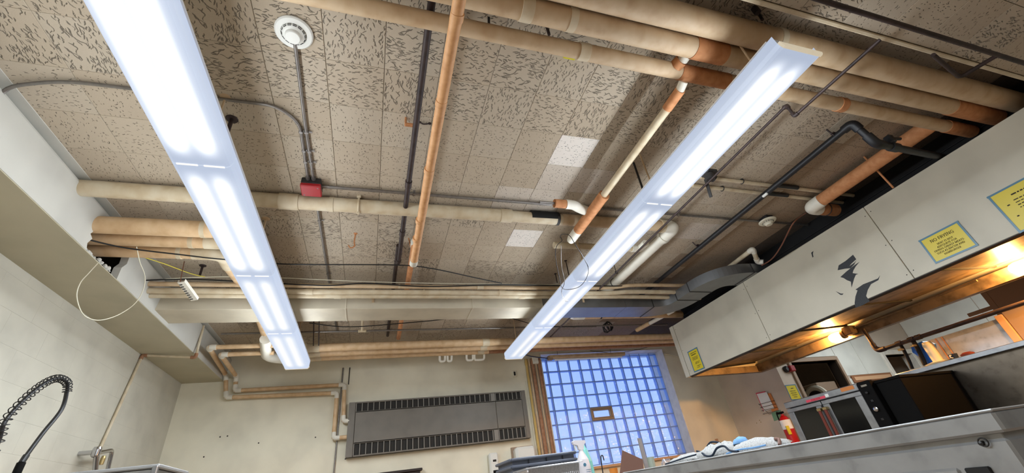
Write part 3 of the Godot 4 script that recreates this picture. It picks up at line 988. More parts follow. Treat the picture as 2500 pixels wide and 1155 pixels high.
	run(t, "pipe_section", [p[2], p[3]], 0.027, M.black_pipe)
	elbows(t, p, 0.034, M.black_pipe, 0.07, 0.04)
	st = begin()
	box(st, Vector3(3.15, 2.885, -2.02), Vector3(0.05, 0.001, 0.05), 0.0)
	run(t, "coupling", [Vector3(3.425, 2.85, -1.285), Vector3(3.44, 2.815, -1.285)], 0.034, M.black_pipe)
	run(t, "coupling", [Vector3(3.62, 2.77, -1.288), Vector3(3.70, 2.77, -1.29)], 0.035, M.black_pipe)
	st = begin()
	box(st, Vector3(3.61, 2.81, -1.26), Vector3(0.05, 0.07, 0.05), 0.008)
	tube(st, [Vector3(3.61, 2.82, -1.26), Vector3(3.73, 2.83, -1.25)], 0.012, 8)
	put("valve", st, M.black_pipe, t)
	st = begin()
	box(st, Vector3(3.352, 2.951, -2.14), Vector3(0.02, 0.022, 0.055), 0.004)
	put("tag", st, M.paper, t)
	for q in [-1.42, -3.1]:
		st = begin()
		tube(st, [Vector3(3.35, 2.98, q), Vector3(3.31, CEIL - 0.012, q)], 0.006, 6)
		box(st, Vector3(3.37, 3.0, q), Vector3(0.05, 0.012, 0.03), 0.003)
		put("hanger", st, M.rust_iron, t)
	# thin brown conduit with a jog
	t = thing("thin_pipe", "thin brown pipe with a small zigzag jog right of the right light", "pipe", Vector3(2.5, 2.73, -1.9))
	p = [Vector3(2.53, 2.75, -0.63), Vector3(2.505, 2.75, -1.17), Vector3(2.50, 2.85, -1.17), Vector3(2.505, 2.85, -5.6)]
	run(t, "pipe_section", p, 0.0095, M.rust_iron, 0.025, 10)
	elbows(t, p, 0.0135, M.rust_iron, 0.025, 0.025)
	hanger(t, Vector3(2.505, 2.85, -3.5), 0.011, z, M.soot_metal)
	st = begin()
	box(st, Vector3(2.53, 2.93, -1.93), Vector3(0.10, 0.03, 0.09), 0.006)
	lathe(st, Vector3(2.50, 2.90, -1.92), Vector3.DOWN, [[0.0, 0.05], [0.035, 0.05], [0.04, 0.0]], 10)
	lathe(st, Vector3(2.56, 2.93, -1.96), Vector3(0.5, -0.4, 0), [[0.0, 0.05], [0.03, 0.05], [0.034, -0.05]], 10)
	box(st, Vector3(2.57, 2.86, -2.03), Vector3(0.012, 0.16, 0.03), 0.003, Basis.from_euler(Vector3(0.4, 0, 0.25)))
	tag(put("clamp_cluster", st, M.soot_metal), "cluster of old iron clamps at the left end of the two slim pipes", "clamp")
	# two slim pipes to the right of the clamps
	for v in [[-2.07, 3.02, "upper"], [-2.187, 3.02, "lower"]]:
		t = thing("slim_pipe", "%s of two slim beige pipes crossing above the black pipe" % v[2], "pipe", Vector3(3.4, v[1], v[0]))
		run(t, "pipe_section", [Vector3(2.6, v[1], v[0]), Vector3(4.5, v[1], v[0] - 0.02)], 0.0165, M.cream_pipe, 0.0, 12)
		run(t, "black_sleeve", [Vector3(3.46, v[1], v[0]), Vector3(3.72, v[1], v[0])], 0.021, M.black_pipe, 0.0, 12)
		hanger(t, Vector3(3.05 if v[2] == "upper" else 2.93, v[1], v[0]), 0.018, x, M.soot_metal)
	# orange-brown pipe at the right with a white elbow
	t = thing("orange_pipe", "thick orange-brown insulated pipe at the right ending in a white elbow and short stub", "pipe", Vector3(4.02, 2.86, -1.7))
	run(t, "pipe_section", [Vector3(4.02, 2.93, -1.12), Vector3(4.02, 2.93, -2.14)], 0.060, M.brown_wrap, 0.0, 18)
	run(t, "elbow", [Vector3(4.02, 2.93, -2.11), Vector3(4.02, 2.93, -2.235), Vector3(4.13, 2.93, -2.235)], 0.064, M.white_fitting, 0.09, 18)
	run(t, "stub", [Vector3(4.11, 2.93, -2.235), Vector3(4.36, 2.93, -2.235)], 0.061, M.brown_wrap, 0.0, 18)
	hanger(t, Vector3(4.22, 2.93, -2.235), 0.062, x, M.soot_metal)
	st = begin()
	tube(st, [Vector3(4.02, CEIL - 0.01, -1.62), Vector3(4.19, 2.735, -1.66)], 0.008, 8)
	tag(put("support_rod", st, M.brown_wrap), "thin iron rod from the ceiling down to the hood edge beside the orange-brown pipe", "rod")
	st = begin()
	tube(st, curve([Vector3(3.97, 2.89, -2.27), Vector3(3.712, 2.75, -2.269), Vector3(3.909, 2.72, -2.612), Vector3(4.051, 2.72, -2.873), Vector3(4.142, 2.76, -3.086)]), 0.0065, 8)
	tag(put("brown_cable", st, M.brown_cable), "brown flexible cable hanging from the white elbow of the orange-brown pipe", "cable")
	# bent rod and iron pipe by the dropped beam
	t = thing("iron_pipe", "thin dark iron pipe below the dropped beam at the top right", "pipe", Vector3(2.8, 2.68, -0.525))
	run(t, "pipe_section", [Vector3(0.2, 2.7, -0.522), Vector3(4.6, 2.7, -0.527)], 0.0125, M.rust_iron)
	run(t, "bent_branch", [Vector3(3.33, 2.7, -0.53), Vector3(3.28, 2.7, -0.69), Vector3(2.93, 2.72, -0.62)], 0.0115, M.rust_iron, 0.03)
	st = begin()
	box(st, Vector3(1.91, 3, -0.745), Vector3(0.03, 0.06, 0.03), 0.006)
	tube(st, [Vector3(1.966, 3.04, -0.766), Vector3(1.945, 2.95, -0.762)], 0.008, 6)
	tag(put("ceiling_hook", st, M.rust_iron), "rusty hook at the ceiling above the thickest top pipe", "hook")


func left_pipes() -> void:
	# three pipes out of the hole in the beam, turning to the back
	var rows := [[2.885, -3.05, 0.062, -0.965, "thickest of the three tan pipes coming out of the broken hole in the beam"], [2.875, -3.215, 0.05, -1.085, "middle one of the three tan pipes coming out of the broken hole in the beam"], [2.865, -3.37, 0.05, -1.205, "lowest of the three tan pipes coming out of the broken hole in the beam"]]
	for d in rows:
		var t := thing("tan_pipe", d[4], "pipe", Vector3(-1.4, d[0] - d[2], d[1]))
		var p := [Vector3(-2.1, d[0], d[1]), Vector3(d[3], d[0], d[1]), Vector3(d[3], d[0], -5.4)]
		run(t, "pipe_section", [p[0], p[1] + Vector3(-0.1, 0, 0)], d[2], M.tan_pipe, 0.0, 18)
		run(t, "pipe_section", [p[1] + Vector3(0, 0, -0.1), Vector3(d[3], d[0] + 0.01, -3.65), Vector3(d[3], 2.93, -4.1), Vector3(d[3], 2.93, -4.7), Vector3(d[3], 2.82, -5.45)], d[2], M.tan_pipe, 0.15, 18)
		run(t, "elbow", [p[1] + Vector3(-0.2, 0, 0), p[1], p[1] + Vector3(0, 0, -0.2)], d[2] + 0.004, M.cream_pipe, 0.13, 18)
		run(t, "band", [p[1] + Vector3(-0.3, 0, 0), p[1] + Vector3(-0.27, 0, 0)], d[2] + 0.003, M.cream_pipe, 0.0, 18)
	# bundle of three white tubes across the room below the ceiling
	var k := 0
	for d in [[2.86, -3.92, 0.021, "upper"], [2.815, -3.96, 0.026, "middle"], [2.80, -4.02, 0.026, "lower"]]:
		var t := thing("white_tube", "%s of the three white tubes strapped side by side in front of the duct" % d[3], "pipe", Vector3(0.6, d[0] - d[2], d[1]))
		var p := [Vector3(-1.9, d[0], d[1]), Vector3(2.2, d[0], d[1]), Vector3(3.0, d[0] + 0.02, d[1] + 0.06 - 0.05 * k), Vector3(4.15, d[0] + 0.04, d[1] + 0.02 - 0.07 * k)]
		run(t, "tube", curve(p, 6), d[2], M.cream_pipe if k else M.beige_pipe, 0.0, 12)
		for q in [[-0.9, 0.1], [1.02, 0.12], [0.2, 0.03]]:
			run(t, "coupling", [Vector3(q[0] + 0.25 * k, d[0], d[1]), Vector3(q[0] + q[1] * 0.6 + 0.25 * k, d[0], d[1])], d[2] + 0.004, M.cream_pipe, 0.0, 12)
		k += 1
	# cables lying along the bundle
	var st := begin()
	tube(st, curve([Vector3(-1.93, 2.86, -3.86), Vector3(-1.6, 2.885, -3.87), Vector3(-1.2, 2.875, -3.88), Vector3(-0.5, 2.845, -3.885), Vector3(-0.1, 2.872, -3.885), Vector3(0.5, 2.845, -3.885), Vector3(1.3, 2.875, -3.885), Vector3(2.2, 2.87, -3.88), Vector3(3.2, 2.87, -3.86)]), 0.0065, 8)
	tag(put("black_cable", st, M.black_cable), "black cable lying along the front of the white tube bundle", "cable")
	st = begin()
	tube(st, curve([Vector3(-1.92, 2.865, -3.87), Vector3(-1.5, 2.90, -3.86), Vector3(-1.0, 2.92, -3.88), Vector3(0.2, 2.893, -3.9), Vector3(2.2, 2.893, -3.9)]), 0.004, 6)
	tag(put("white_cable", st, M.white_cable), "thin pale cable above the black one on the white tube bundle", "cable")
	st = begin()
	tube(st, curve([Vector3(-1.928, 2.8, -3.119), Vector3(-1.752, 2.8, -3.216), Vector3(-1.424, 2.8, -3.295), Vector3(-1.193, 2.8, -3.344), Vector3(-0.742, 2.82, -3.436), Vector3(0.128, 2.84, -3.439), Vector3(0.47, 2.85, -3.503), Vector3(0.906, 2.86, -3.683), Vector3(1.289, 2.885, -3.871)]), 0.0055, 8)
	tag(put("black_cable", st, M.black_cable), "black cable sagging from the beam hole behind the left light to the tube bundle", "cable")
	st = begin()
	tube(st, curve([Vector3(-1.746, 2.83, -3.38), Vector3(-1.653, 2.86, -3.551), Vector3(-1.55, 2.9, -3.792), Vector3(-1.46, 2.9, -3.85)]), 0.004, 6)
	tag(put("yellow_cable", st, M.yellow_cable), "short yellow cable below the tan pipes at the left", "cable")
	st = begin()
	tube(st, curve([Vector3(-1.7, 2.814, -3.217), Vector3(-1.72, 2.768, -3.365), Vector3(-1.75, 2.753, -3.55), Vector3(-1.78, 2.691, -3.664), Vector3(-1.8, 2.569, -3.669), Vector3(-1.82, 2.429, -3.562), Vector3(-1.84, 2.329, -3.422), Vector3(-1.86, 2.305, -3.311), Vector3(-1.87, 2.33, -3.23), Vector3(-1.885, 2.404, -3.168), Vector3(-1.89, 2.489, -3.158), Vector3(-1.893, 2.576, -3.194), Vector3(-1.895, 2.683, -3.241)]), 0.003, 6)
	tag(put("wire_loop", st, M.white_cable), "long loop of thin cream wire hanging from the hole in the beam", "wire")
	st = begin()
	tube(st, curve([Vector3(1.564, 2.86, -2.858), Vector3(1.564, 2.8, -2.84), Vector3(1.467, 2.7, -2.769), Vector3(1.435, 2.6, -2.776), Vector3(1.543, 2.5, -2.997), Vector3(1.643, 2.48, -3.162), Vector3(1.753, 2.47, -3.13), Vector3(1.782, 2.47, -3.011), Vector3(1.754, 2.5, -2.833), Vector3(1.661, 2.55, -2.71), Vector3(1.541, 2.6, -2.588), Vector3(1.513, 2.7, -2.601), Vector3(1.521, 2.8, -2.735), Vector3(1.572, 2.86, -2.878)]), 0.003, 6)
	tag(put("wire_loop", st, M.soot_metal), "dark wire loop dangling from the white pipe end in front of the right light", "wire")
	st = begin()
	tube(st, curve([Vector3(1.522, 2.72, -2.797), Vector3(1.527, 2.56, -2.88), Vector3(1.586, 2.47, -3.001), Vector3(1.63, 2.46, -3.181), Vector3(1.739, 2.46, -3.373), Vector3(1.787, 2.46, -3.392)]), 0.003, 6)
	tag(put("wire", st, M.conduit), "thin pale wire hanging inside the dark wire loop", "wire")
	# perforated white bracket hanging from the bundle
	st = begin()
	var a: Vector3 = Vector3(-1.563, 2.74, -3.647)
	var b: Vector3 = Vector3(-1.51, 2.67, -3.854)
	var d := (b - a).normalized()
	var w := (Vector3.RIGHT - d * d.x).normalized() * 0.045
	var n := d.cross(w.normalized())
	if n.dot(eye.origin - a) > 0.0:
		n = -n
	slab(st, a, w.normalized(), d, PackedVector2Array([Vector2(0, 0), Vector2(0.05, 0), Vector2(0.05, a.distance_to(b)), Vector2(0, a.distance_to(b))]), n * 0.003)
	for s in [0.0, 0.05]:
		slab(st, a + w.normalized() * s, n, d, PackedVector2Array([Vector2(0, 0), Vector2(0.03, 0), Vector2(0.03, a.distance_to(b)), Vector2(0, a.distance_to(b))]), w.normalized() * 0.003)
	var t := thing("slotted_channel", "white slotted metal channel hanging in front of the tube bundle at the left", "bracket", b)
	put("channel", st, M.white_fitting, t)
	for i in 8:
		st = begin()
		box(st, a + d * (0.03 + i * (a.distance_to(b) - 0.05) / 7.0) + w * 0.3 + n * -0.0005, Vector3(0.022, 0.002, 0.010), 0.0, Basis(w.normalized(), n, d))
		put("slot", st, M.slot_dark, t)
	run(t, "wire", [a + w * 0.5, a + Vector3(0, 0.2, 0)], 0.003, M.brown_cable, 0.0, 6)
	# painted duct with its curved metal end
	t = thing("air_duct", "long rectangular duct, cream at the left, bare metal where it curves over the hood", "duct", Vector3(0.5, 2.735, -4.34))
	for s in [[-1.92, -0.3, "cream"], [-0.296, 1.02, "cream"], [1.024, 1.86, "cream"]]:
		st = begin()
		span(st, Vector3(s[0], 2.735, -4.52), Vector3(s[1], 2.853, -4.19), 0.004)
		put("duct_section", st, M.duct_paint, t)
	st = begin()
	span(st, Vector3(1.864, 2.735, -4.52), Vector3(3.0, 2.853, -4.19), 0.004)
	put("duct_section", st, M.galvanised, t)
	var mid := bend([Vector3(3.0, 0, -4.355), Vector3(3.78, 0, -4.355), Vector3(3.80, 0, -3.39), Vector3(4.52, 0, -3.37)], 0.44, 16)
	var cuts := [0, 1, 17, 18, 34, mid.size() - 1]
	for c in cuts.size() - 1:
		st = begin()
		var left := PackedVector2Array()
		var right := PackedVector2Array()
		for i in range(cuts[c], cuts[c + 1] + 1):
			var dir: Vector3 = (mid[mini(i + 1, mid.size() - 1)] - mid[maxi(i - 1, 0)]).normalized()
			var s := dir.cross(Vector3.UP) * 0.168
			left.append(Vector2(mid[i].x - s.x, mid[i].z - s.z))
			right.append(Vector2(mid[i].x + s.x, mid[i].z + s.z))
		right.reverse()
		left.append_array(right)
		slab(st, Vector3(0, 2.735, 0), Vector3.RIGHT, Vector3.BACK, left, Vector3(0, 0.118, 0))
		put("duct_section", st, M.galvanised, t)
	for i in [1, 17, 18, 34]:
		var dir: Vector3 = (mid[i + 1] - mid[i - 1]).normalized()
		st = begin()
		box(st, mid[i] + Vector3(0, 2.794, 0), Vector3(0.345, 0.128, 0.014), 0.003, Basis(dir.cross(Vector3.UP), Vector3.UP, -dir))
		put("seam_flange", st, M.soot_metal, t)
	for q in [-0.3, 1.02, 1.86]:
		st = begin()
		span(st, Vector3(q - 0.004, 2.732, -4.523), Vector3(q + 0.008, 2.856, -4.187), 0.002)
		put("seam", st, M.duct_paint, t)
	for q in [-0.05, 2.4]:
		st = begin()
		span(st, Vector3(q, 2.80, -4.187), Vector3(q + 0.025, CEIL - 0.012, -4.182), 0.001)
		put("strap", st, M.beige_pipe, t)


func back_pipes() -> void:
	var st := begin()
	# three pipes along the back wall below the ceiling
	for d in [[2.80, -5.56, 0.05, "frontmost"], [2.78, -5.72, 0.045, "middle"], [2.78, -5.90, 0.042, "rearmost"]]:
		var t := thing("tan_pipe", "%s of the three tan pipes side by side in front of the back wall" % d[3], "pipe", Vector3(1.5, d[0] - d[2], d[1]))
		run(t, "pipe_section", [Vector3(-0.8 - (d[0] - 2.78) * 3, d[0], d[1]), Vector3(1.62, d[0], d[1])], d[2], M.tan_pipe, 0.0, 18)
		run(t, "pipe_section", [Vector3(1.62, d[0], d[1]), Vector3(5.6, d[0], d[1])], d[2] - 0.003, M.dull_brown if d[3] == "rearmost" else M.tan_pipe, 0.0, 18)
		run(t, "coupling", [Vector3(1.45, d[0], d[1]), Vector3(1.55, d[0], d[1])], d[2] + 0.004, M.cream_pipe, 0.0, 18)
		run(t, "elbow", [Vector3(-0.66, d[0], d[1]), Vector3(-0.86, d[0], d[1]), Vector3(-0.86, d[0] + 0.02, d[1] + 0.16)], d[2] + 0.005, M.cream_pipe, 0.1, 16)
	# thick white elbow by the end of the left light
	var e := thing("white_elbow", "fat white pipe elbow beside the far end of the left light", "pipe", Vector3(-1.0, 2.7, -5.75))
	run(e, "elbow", [Vector3(-1.187, 2.78, -5.141), Vector3(-1.261, 2.74, -5.668), Vector3(-0.966, 2.74, -5.845)], 0.06, M.white_fitting, 0.12, 16)
	# two pipes to the heater: along the beam, down and across the wall
	var loops := [
		["outer of the two heater pipes looping down from the back corner and along the wall", [Vector3(-0.95, 2.76, -5.31), Vector3(-1.775, 2.76, -5.31), Vector3(-1.87, 2.76, -6.43), Vector3(-1.81, 2.47, -6.43), Vector3(-0.47, 2.44, -6.43), Vector3(-0.46, 1.86, -6.43), Vector3(-0.28, 1.86, -6.43)]],
		["inner of the two heater pipes looping down from the back corner and along the wall", [Vector3(-1.15, 2.735, -5.5), Vector3(-1.70, 2.735, -5.5), Vector3(-1.745, 2.735, -6.43), Vector3(-1.725, 2.55, -6.43), Vector3(-0.38, 2.545, -6.43), Vector3(-0.355, 2.06, -6.43), Vector3(-0.28, 2.06, -6.43)]],
	]
	for d in loops:
		var t := thing("heater_pipe", d[0], "pipe", Vector3(-1.0, 1.83, -6.43))
		var p: Array = d[1]
		for i in p.size() - 1:
			run(t, "pipe_section", [p[i], p[i + 1]], 0.026, M.tan_pipe, 0.0, 12)
		elbows(t, p, 0.031, M.white_fitting, 0.075, 0.05)
	# white return bends under the row
	var bend_no := 0
	for d in [[0.901, 0.978], [1.014, 1.073], [1.294, 1.389], [1.412, 1.561]]:
		st = begin()
		tube(st, bend([Vector3(d[0], 2.76, -5.93), Vector3(d[0], 2.672, -5.96), Vector3(d[1], 2.672, -5.96), Vector3(d[1], 2.76, -5.93)], 0.035), 0.017, 10)
		tag(put("return_bend", st, M.white_fitting), "%s of four small white U-shaped pipe bends hanging above the heater" % ["leftmost", "second from the left", "third from the left", "rightmost and widest"][bend_no], "pipe", "white return bends above the heater")
		bend_no += 1
	# long thin conduits and cables high along the back
	st = begin()
	tube(st, [Vector3(-1.7, 2.93, -5.35), Vector3(4.5, 2.93, -5.35)], 0.012, 8)
	tag(put("conduit", st, M.conduit), "thin straight conduit running along just above the back row of tan pipes", "conduit")
	st = begin()
	tube(st, curve([Vector3(-0.75, 2.95, -5.1), Vector3(-0.3, 2.93, -5.2), Vector3(0.5, 2.94, -5.1), Vector3(1.5, 2.97, -5.0), Vector3(2.3, 2.93, -5.3), Vector3(3.2, 2.92, -5.35)]), 0.006, 6)
	tag(put("black_cable", st, M.black_cable), "slack black cable in the gap between the duct and the back row of pipes", "cable")
	for q in [-0.72, -0.66]:
		st = begin()
		tube(st, [Vector3(q, CEIL - 0.01, -5.2), Vector3(q, 2.79, -5.45)], 0.007, 6)
		tag(put("support_rod", st, M.rust_iron), "%s of two thin dark rods above the back pipes beside the left light" % ("left one" if q < -0.7 else "right one"), "rod", "paired rods beside the left light")
	st = begin()
	tube(st, bend([Vector3(-0.78, 2.965, -5.0), Vector3(-0.52, 2.965, -5.0), Vector3(-0.46, 3.01, -4.6)], 0.1), 0.017, 10)
	tag(put("conduit", st, M.soot_metal), "short bent grey conduit behind the duct beside the left light", "conduit")
	st = begin()
	tube(st, [Vector3(-0.16, CEIL - 0.02, -5.1), Vector3(-0.16, 2.93, -5.34)], 0.014, 8)
	box(st, Vector3(-0.16, 2.93, -5.35), Vector3(0.10, 0.03, 0.04), 0.006)
	tag(put("conduit", st, M.cream_pipe), "short cream drop conduit between the ceiling and the back row of pipes", "conduit")
	# tan pipe with white elbow behind the metal duct
	var t := thing("tan_pipe", "short tan pipe with a white elbow seen below the bare metal duct", "pipe", Vector3(3.3, 2.84, -4.85))
	run(t, "elbow", [Vector3(2.55, 2.90, -4.72), Vector3(2.55, 2.90, -4.86), Vector3(2.75, 2.90, -4.86)], 0.053, M.white_fitting, 0.11, 16)
	run(t, "pipe_section", [Vector3(2.7, 2.90, -4.86), Vector3(4.4, 2.90, -4.86)], 0.048, M.tan_pipe, 0.0, 16)
	run(t, "band", [Vector3(3.0, 2.90, -4.86), Vector3(3.02, 2.90, -4.86)], 0.052, M.soot_metal, 0.0, 16)
	t = thing("white_pipe", "slanting white pipe with a tan sleeve between the duct and the hood end", "pipe", Vector3(4.1, 2.86, -5.2))
	run(t, "pipe_section", [Vector3(4.15, 2.90, -4.7), Vector3(4.0, 2.90, -5.5)], 0.028, M.white_fitting)
	run(t, "sleeve", [Vector3(4.05, 2.90, -5.2), Vector3(4.0, 2.90, -5.5)], 0.031, M.tan_pipe)
	st = begin()
	var g := RandomNumberGenerator.new()
	g.seed = 9
	var coil := []
	for k in 60:
		var a := k * 0.5
		coil.append(Vector3(3.42 + 0.055 * cos(a) + g.randf() * 0.03, 2.93 + 0.07 * sin(a), -5.42 + 0.06 * sin(a * 0.37)))
	tube(st, coil, 0.008, 6)
	tag(put("cable_coil", st, M.black_cable), "tangled coil of black and white cable above the window", "cable")
	# cream pipe that bends down over the metal duct
	t = thing("cream_pipe", "cream pipe bending down above the curved metal duct beside the hood", "pipe", Vector3(3.7, 2.85, -3.0))
	var p := [Vector3(4.131, 2.95, -3.645), Vector3(4.078, 2.95, -3.046), Vector3(4.234, 2.86, -3.183), Vector3(4.261, 2.84, -3.146)]
	run(t, "pipe_section", p, 0.026, M.cream_pipe, 0.07)
	elbows(t, p, 0.031, M.white_fitting, 0.06, 0.06)
	# conduits on the ceiling at the left with the alarm box
	t = thing("alarm_box", "red junction box on the ceiling between the smoke detector and the thick drain pipe", "junction box", Vector3(-0.49, 2.95, -2.60))
	st = begin()
	span(st, Vector3(-0.555, 2.985, -2.65), Vector3(-0.425, CEIL - 0.012, -2.53), 0.006)
	put("box", st, M.soot_metal, t)
	st = begin()
	span(st, Vector3(-0.557, 2.955, -2.652), Vector3(-0.423, 2.987, -2.528), 0.006)
	put("cover", st, M.red_paint, t)
	for q in [[-0.55, -2.645], [-0.43, -2.535]]:
		st = begin()
		lathe(st, Vector3(q[0] + 0.012 * signf(-0.49 - q[0]), 2.955, q[1] + 0.012 * signf(-2.59 - q[1])), Vector3.DOWN, [[0.006, 0.0], [0.004, 0.003], [0.0, 0.003]], 8)
		put("screw", st, M.conduit, t)
	var lines := [
		["conduit from the smoke detector along the ceiling to the red box", [Vector3(-0.463, 3.022, -1.45), Vector3(-0.475, 3.022, -2.0), Vector3(-0.475, 3.022, -2.54)], 0.0095],
		["conduit curving from the left beam along the ceiling to the red box", [Vector3(-1.895, 2.80, -2.10), Vector3(-1.90, 3.02, -2.0), Vector3(-1.6, 3.022, -1.90), Vector3(-0.61, 3.022, -1.885), Vector3(-0.505, 3.022, -2.0), Vector3(-0.512, 3.022, -2.54)], 0.0095],
		["long conduit from the red box across the ceiling to the far smoke detector", [Vector3(-0.425, 3.015, -2.595), Vector3(4.48, 3.015, -2.61)], 0.0125],
		["conduit from the red box along the ceiling away to the duct", [Vector3(-0.478, 3.02, -2.65), Vector3(-0.478, 3.02, -5.6)], 0.0105],
	]
	for d in lines:
		t = thing("conduit", d[0], "conduit", d[1][0])
		run(t, "tube", d[1], d[2], M.conduit, 0.13 if d[1].size() > 3 else 0.05, 12)
		var a: Vector3 = d[1][-2]
		var b: Vector3 = d[1][-1]
		if d[2] < 0.01:
			run(t, "connector", [b, b + (a - b).normalized() * 0.035], d[2] + 0.006, M.conduit, 0.0, 10)
		for s in [0.15, 0.5, 0.72]:
			st = begin()
			var c := a.lerp(b, s * 0.9)
			var dir := (b - a).normalized()
			box(st, c + Vector3(0, -0.002, 0), Vector3(d[2] * 2 + 0.006, d[2] * 2 + 0.004, 0.018), 0.004, Basis(dir.cross(Vector3.UP), Vector3.UP, -dir))
			box(st, c + dir.cross(Vector3.UP) * (d[2] + 0.012) + Vector3(0, d[2] * 0.6, 0), Vector3(0.024, 0.004, 0.016), 0.001, Basis(dir.cross(Vector3.UP), Vector3.UP, -dir))
			put("clip", st, M.conduit, t)
	# odd rods and hooks left in the ceiling
	for d in [[Vector3(-0.879, 3.04, -2.048), 0.17, 0.012, "rusty stub rod with a round plate in the ceiling right of the left light"], [Vector3(1.971, 3.04, -3.907), 0.12, 0.006, "short dark rod in the ceiling left of the dangling wire loop"], [Vector3(1.972, 3.04, -3.597), 0.22, 0.006, "slim dark rod in the ceiling behind the dangling wire loop"], [Vector3(1.986, 3.04, -3.283), 0.36, 0.008, "long dark rod in the ceiling just left of the right light"], [Vector3(-1.519, 3.04, -3.896), 0.10, 0.01, "short iron stub below the tan pipes at the left"], [Vector3(0.784, 3.04, -1.071), 0.13, 0.008, "short black rod holding the lowest top pipe at its left seam"]]:
		st = begin()
		tube(st, [d[0], d[0] - Vector3(0, d[1], 0)], d[2], 8)
		lathe(st, d[0], Vector3.DOWN, [[0.0, 0.008], [d[2] * 2.6, 0.007], [d[2] * 3.0, 0.0]], 12)
		tag(put("ceiling_rod", st, M.rust_iron), d[3], "rod")
	var h: Vector3 = Vector3(-0.206, 3.04, -3.246)
	st = begin()
	tube(st, curve([h, h - Vector3(0.005, 0.09, 0), h + Vector3(0.0, -0.13, 0.0), h + Vector3(-0.03, -0.15, 0.0), h + Vector3(-0.05, -0.13, 0.01)]), 0.006, 6)
	lathe(st, h, Vector3.DOWN, [[0.0, 0.008], [0.014, 0.007], [0.018, 0.0]], 12)
	tag(put("ceiling_hook", st, M.brown_wrap), "rusty bent hook in the ceiling left of the iron pipe", "hook")
	st = begin()
	h = Vector3(0.239, 3.035, -1.882)
	tube(st, curve([h + Vector3(-0.025, 0, 0), h + Vector3(-0.01, -0.012, 0), h + Vector3(0.015, -0.012, 0.004), h + Vector3(0.03, 0, 0)]), 0.0045, 6)
	box(st, h + Vector3(0.034, 0, 0), Vector3(0.018, 0.014, 0.016), 0.004)
	box(st, h + Vector3(-0.028, 0, 0), Vector3(0.014, 0.014, 0.014), 0.004)
	tag(put("wire_clip", st, M.rust_iron), "small wire clip on the ceiling between the iron pipe and the tan pipe", "clip")


func window_pipes() -> void:
	mat("yellow_pipe", Color(0.76, 0.64, 0.37), 0.6)
	for d in [[2.358, 0.007, "white_cable", "thin white cable running down beside the vertical pipes at the heater end"], [2.402, 0.021, "yellow_pipe", "yellowish vertical pipe just right of the heater end"], [2.452, 0.017, "beige_pipe", "pale vertical pipe between the yellowish and the brown one"], [2.510, 0.030, "dull_brown", "left one of the two brown vertical pipes beside the window"], [2.567, 0.014, "beige_pipe", "slim pale vertical pipe between the two brown ones"], [2.624, 0.029, "dull_brown", "right one of the two brown vertical pipes, at the window edge"]]:
		var t := thing("wall_pipe", d[3], "pipe", Vector3(d[0], 1.0, -6.46))
		run(t, "pipe_section", [Vector3(d[0], 0.4, -6.465), Vector3(d[0], 2.80 if d[1] > 0.01 else 2.45, -6.465)], d[1], M[d[2]], 0.0, 12)
		if d[1] > 0.02:
			run(t, "coupling", [Vector3(d[0], 2.70, -6.465), Vector3(d[0], 2.76, -6.465)], d[1] + 0.006, M[d[2]], 0.0, 12)
	var st := begin()
	box(st, Vector3(2.55, 2.76, -6.43), Vector3(0.10, 0.12, 0.05), 0.006)
	tag(put("pipe_clamp", st, M.white_fitting), "pale clamp holding the vertical pipes at the top left of the window", "clamp")
	# unlit strip fixture across the top of the window
	var t := thing("strip_fixture", "unlit slim strip lamp hanging in front of the top of the window", "light", Vector3(3.5, 2.76, -6.4))
	st = begin()
	slab(st, Vector3(2.80, 2.765, -6.42), Vector3.BACK, Vector3.UP, PackedVector2Array([Vector2(-0.04, 0.055), Vector2(-0.04, 0.02), Vector2(-0.02, 0), Vector2(0.02, 0), Vector2(0.04, 0.02), Vector2(0.04, 0.055)]), Vector3(1.46, 0, 0))
	put("channel", st, M.beige_pipe, t)
	run(t, "tube_lamp", [Vector3(2.9, 2.748, -6.42), Vector3(4.2, 2.748, -6.42)], 0.014, M.lamp_white)
	st = begin()
	span(st, Vector3(2.775, 2.745, -6.455), Vector3(2.86, 2.815, -6.385), 0.006)
	put("end_bracket", st, M.frame_tan, t)
	for q in [2.97, 4.0]:
		run(t, "wire", [Vector3(q, 2.82, -6.42), Vector3(q, CEIL, -6.42)], 0.003, M.black_cable, 0.0, 6)
	st = begin()
	tube(st, curve([Vector3(1.98, 2.61, -5.49), Vector3(2.3, 2.69, -5.95), Vector3(2.78, 2.78, -6.42)]), 0.008, 6)
	tag(put("black_cable", st, M.black_cable), "black cord from the end of the right light to the unlit strip lamp", "cable")
	st = begin()
	tube(st, curve([Vector3(3.6, 2.88, -6.42), Vector3(4.1, 2.82, -6.42), Vector3(4.6, 2.87, -6.42), Vector3(4.9, 2.92, -6.42)]), 0.004, 6)
	tag(put("black_cable", st, M.black_cable), "thin dark cable drooping across the top of the window", "cable")
	st = begin()
	tube(st, curve([Vector3(5.15, 2.78, -6.47), Vector3(5.35, 2.74, -6.47), Vector3(5.6, 2.66, -6.47), Vector3(6.0, 2.6, -6.47)]), 0.008, 6)
	tag(put("white_cable", st, M.white_cable), "thin white cable on the wall between the window and the hood", "cable")


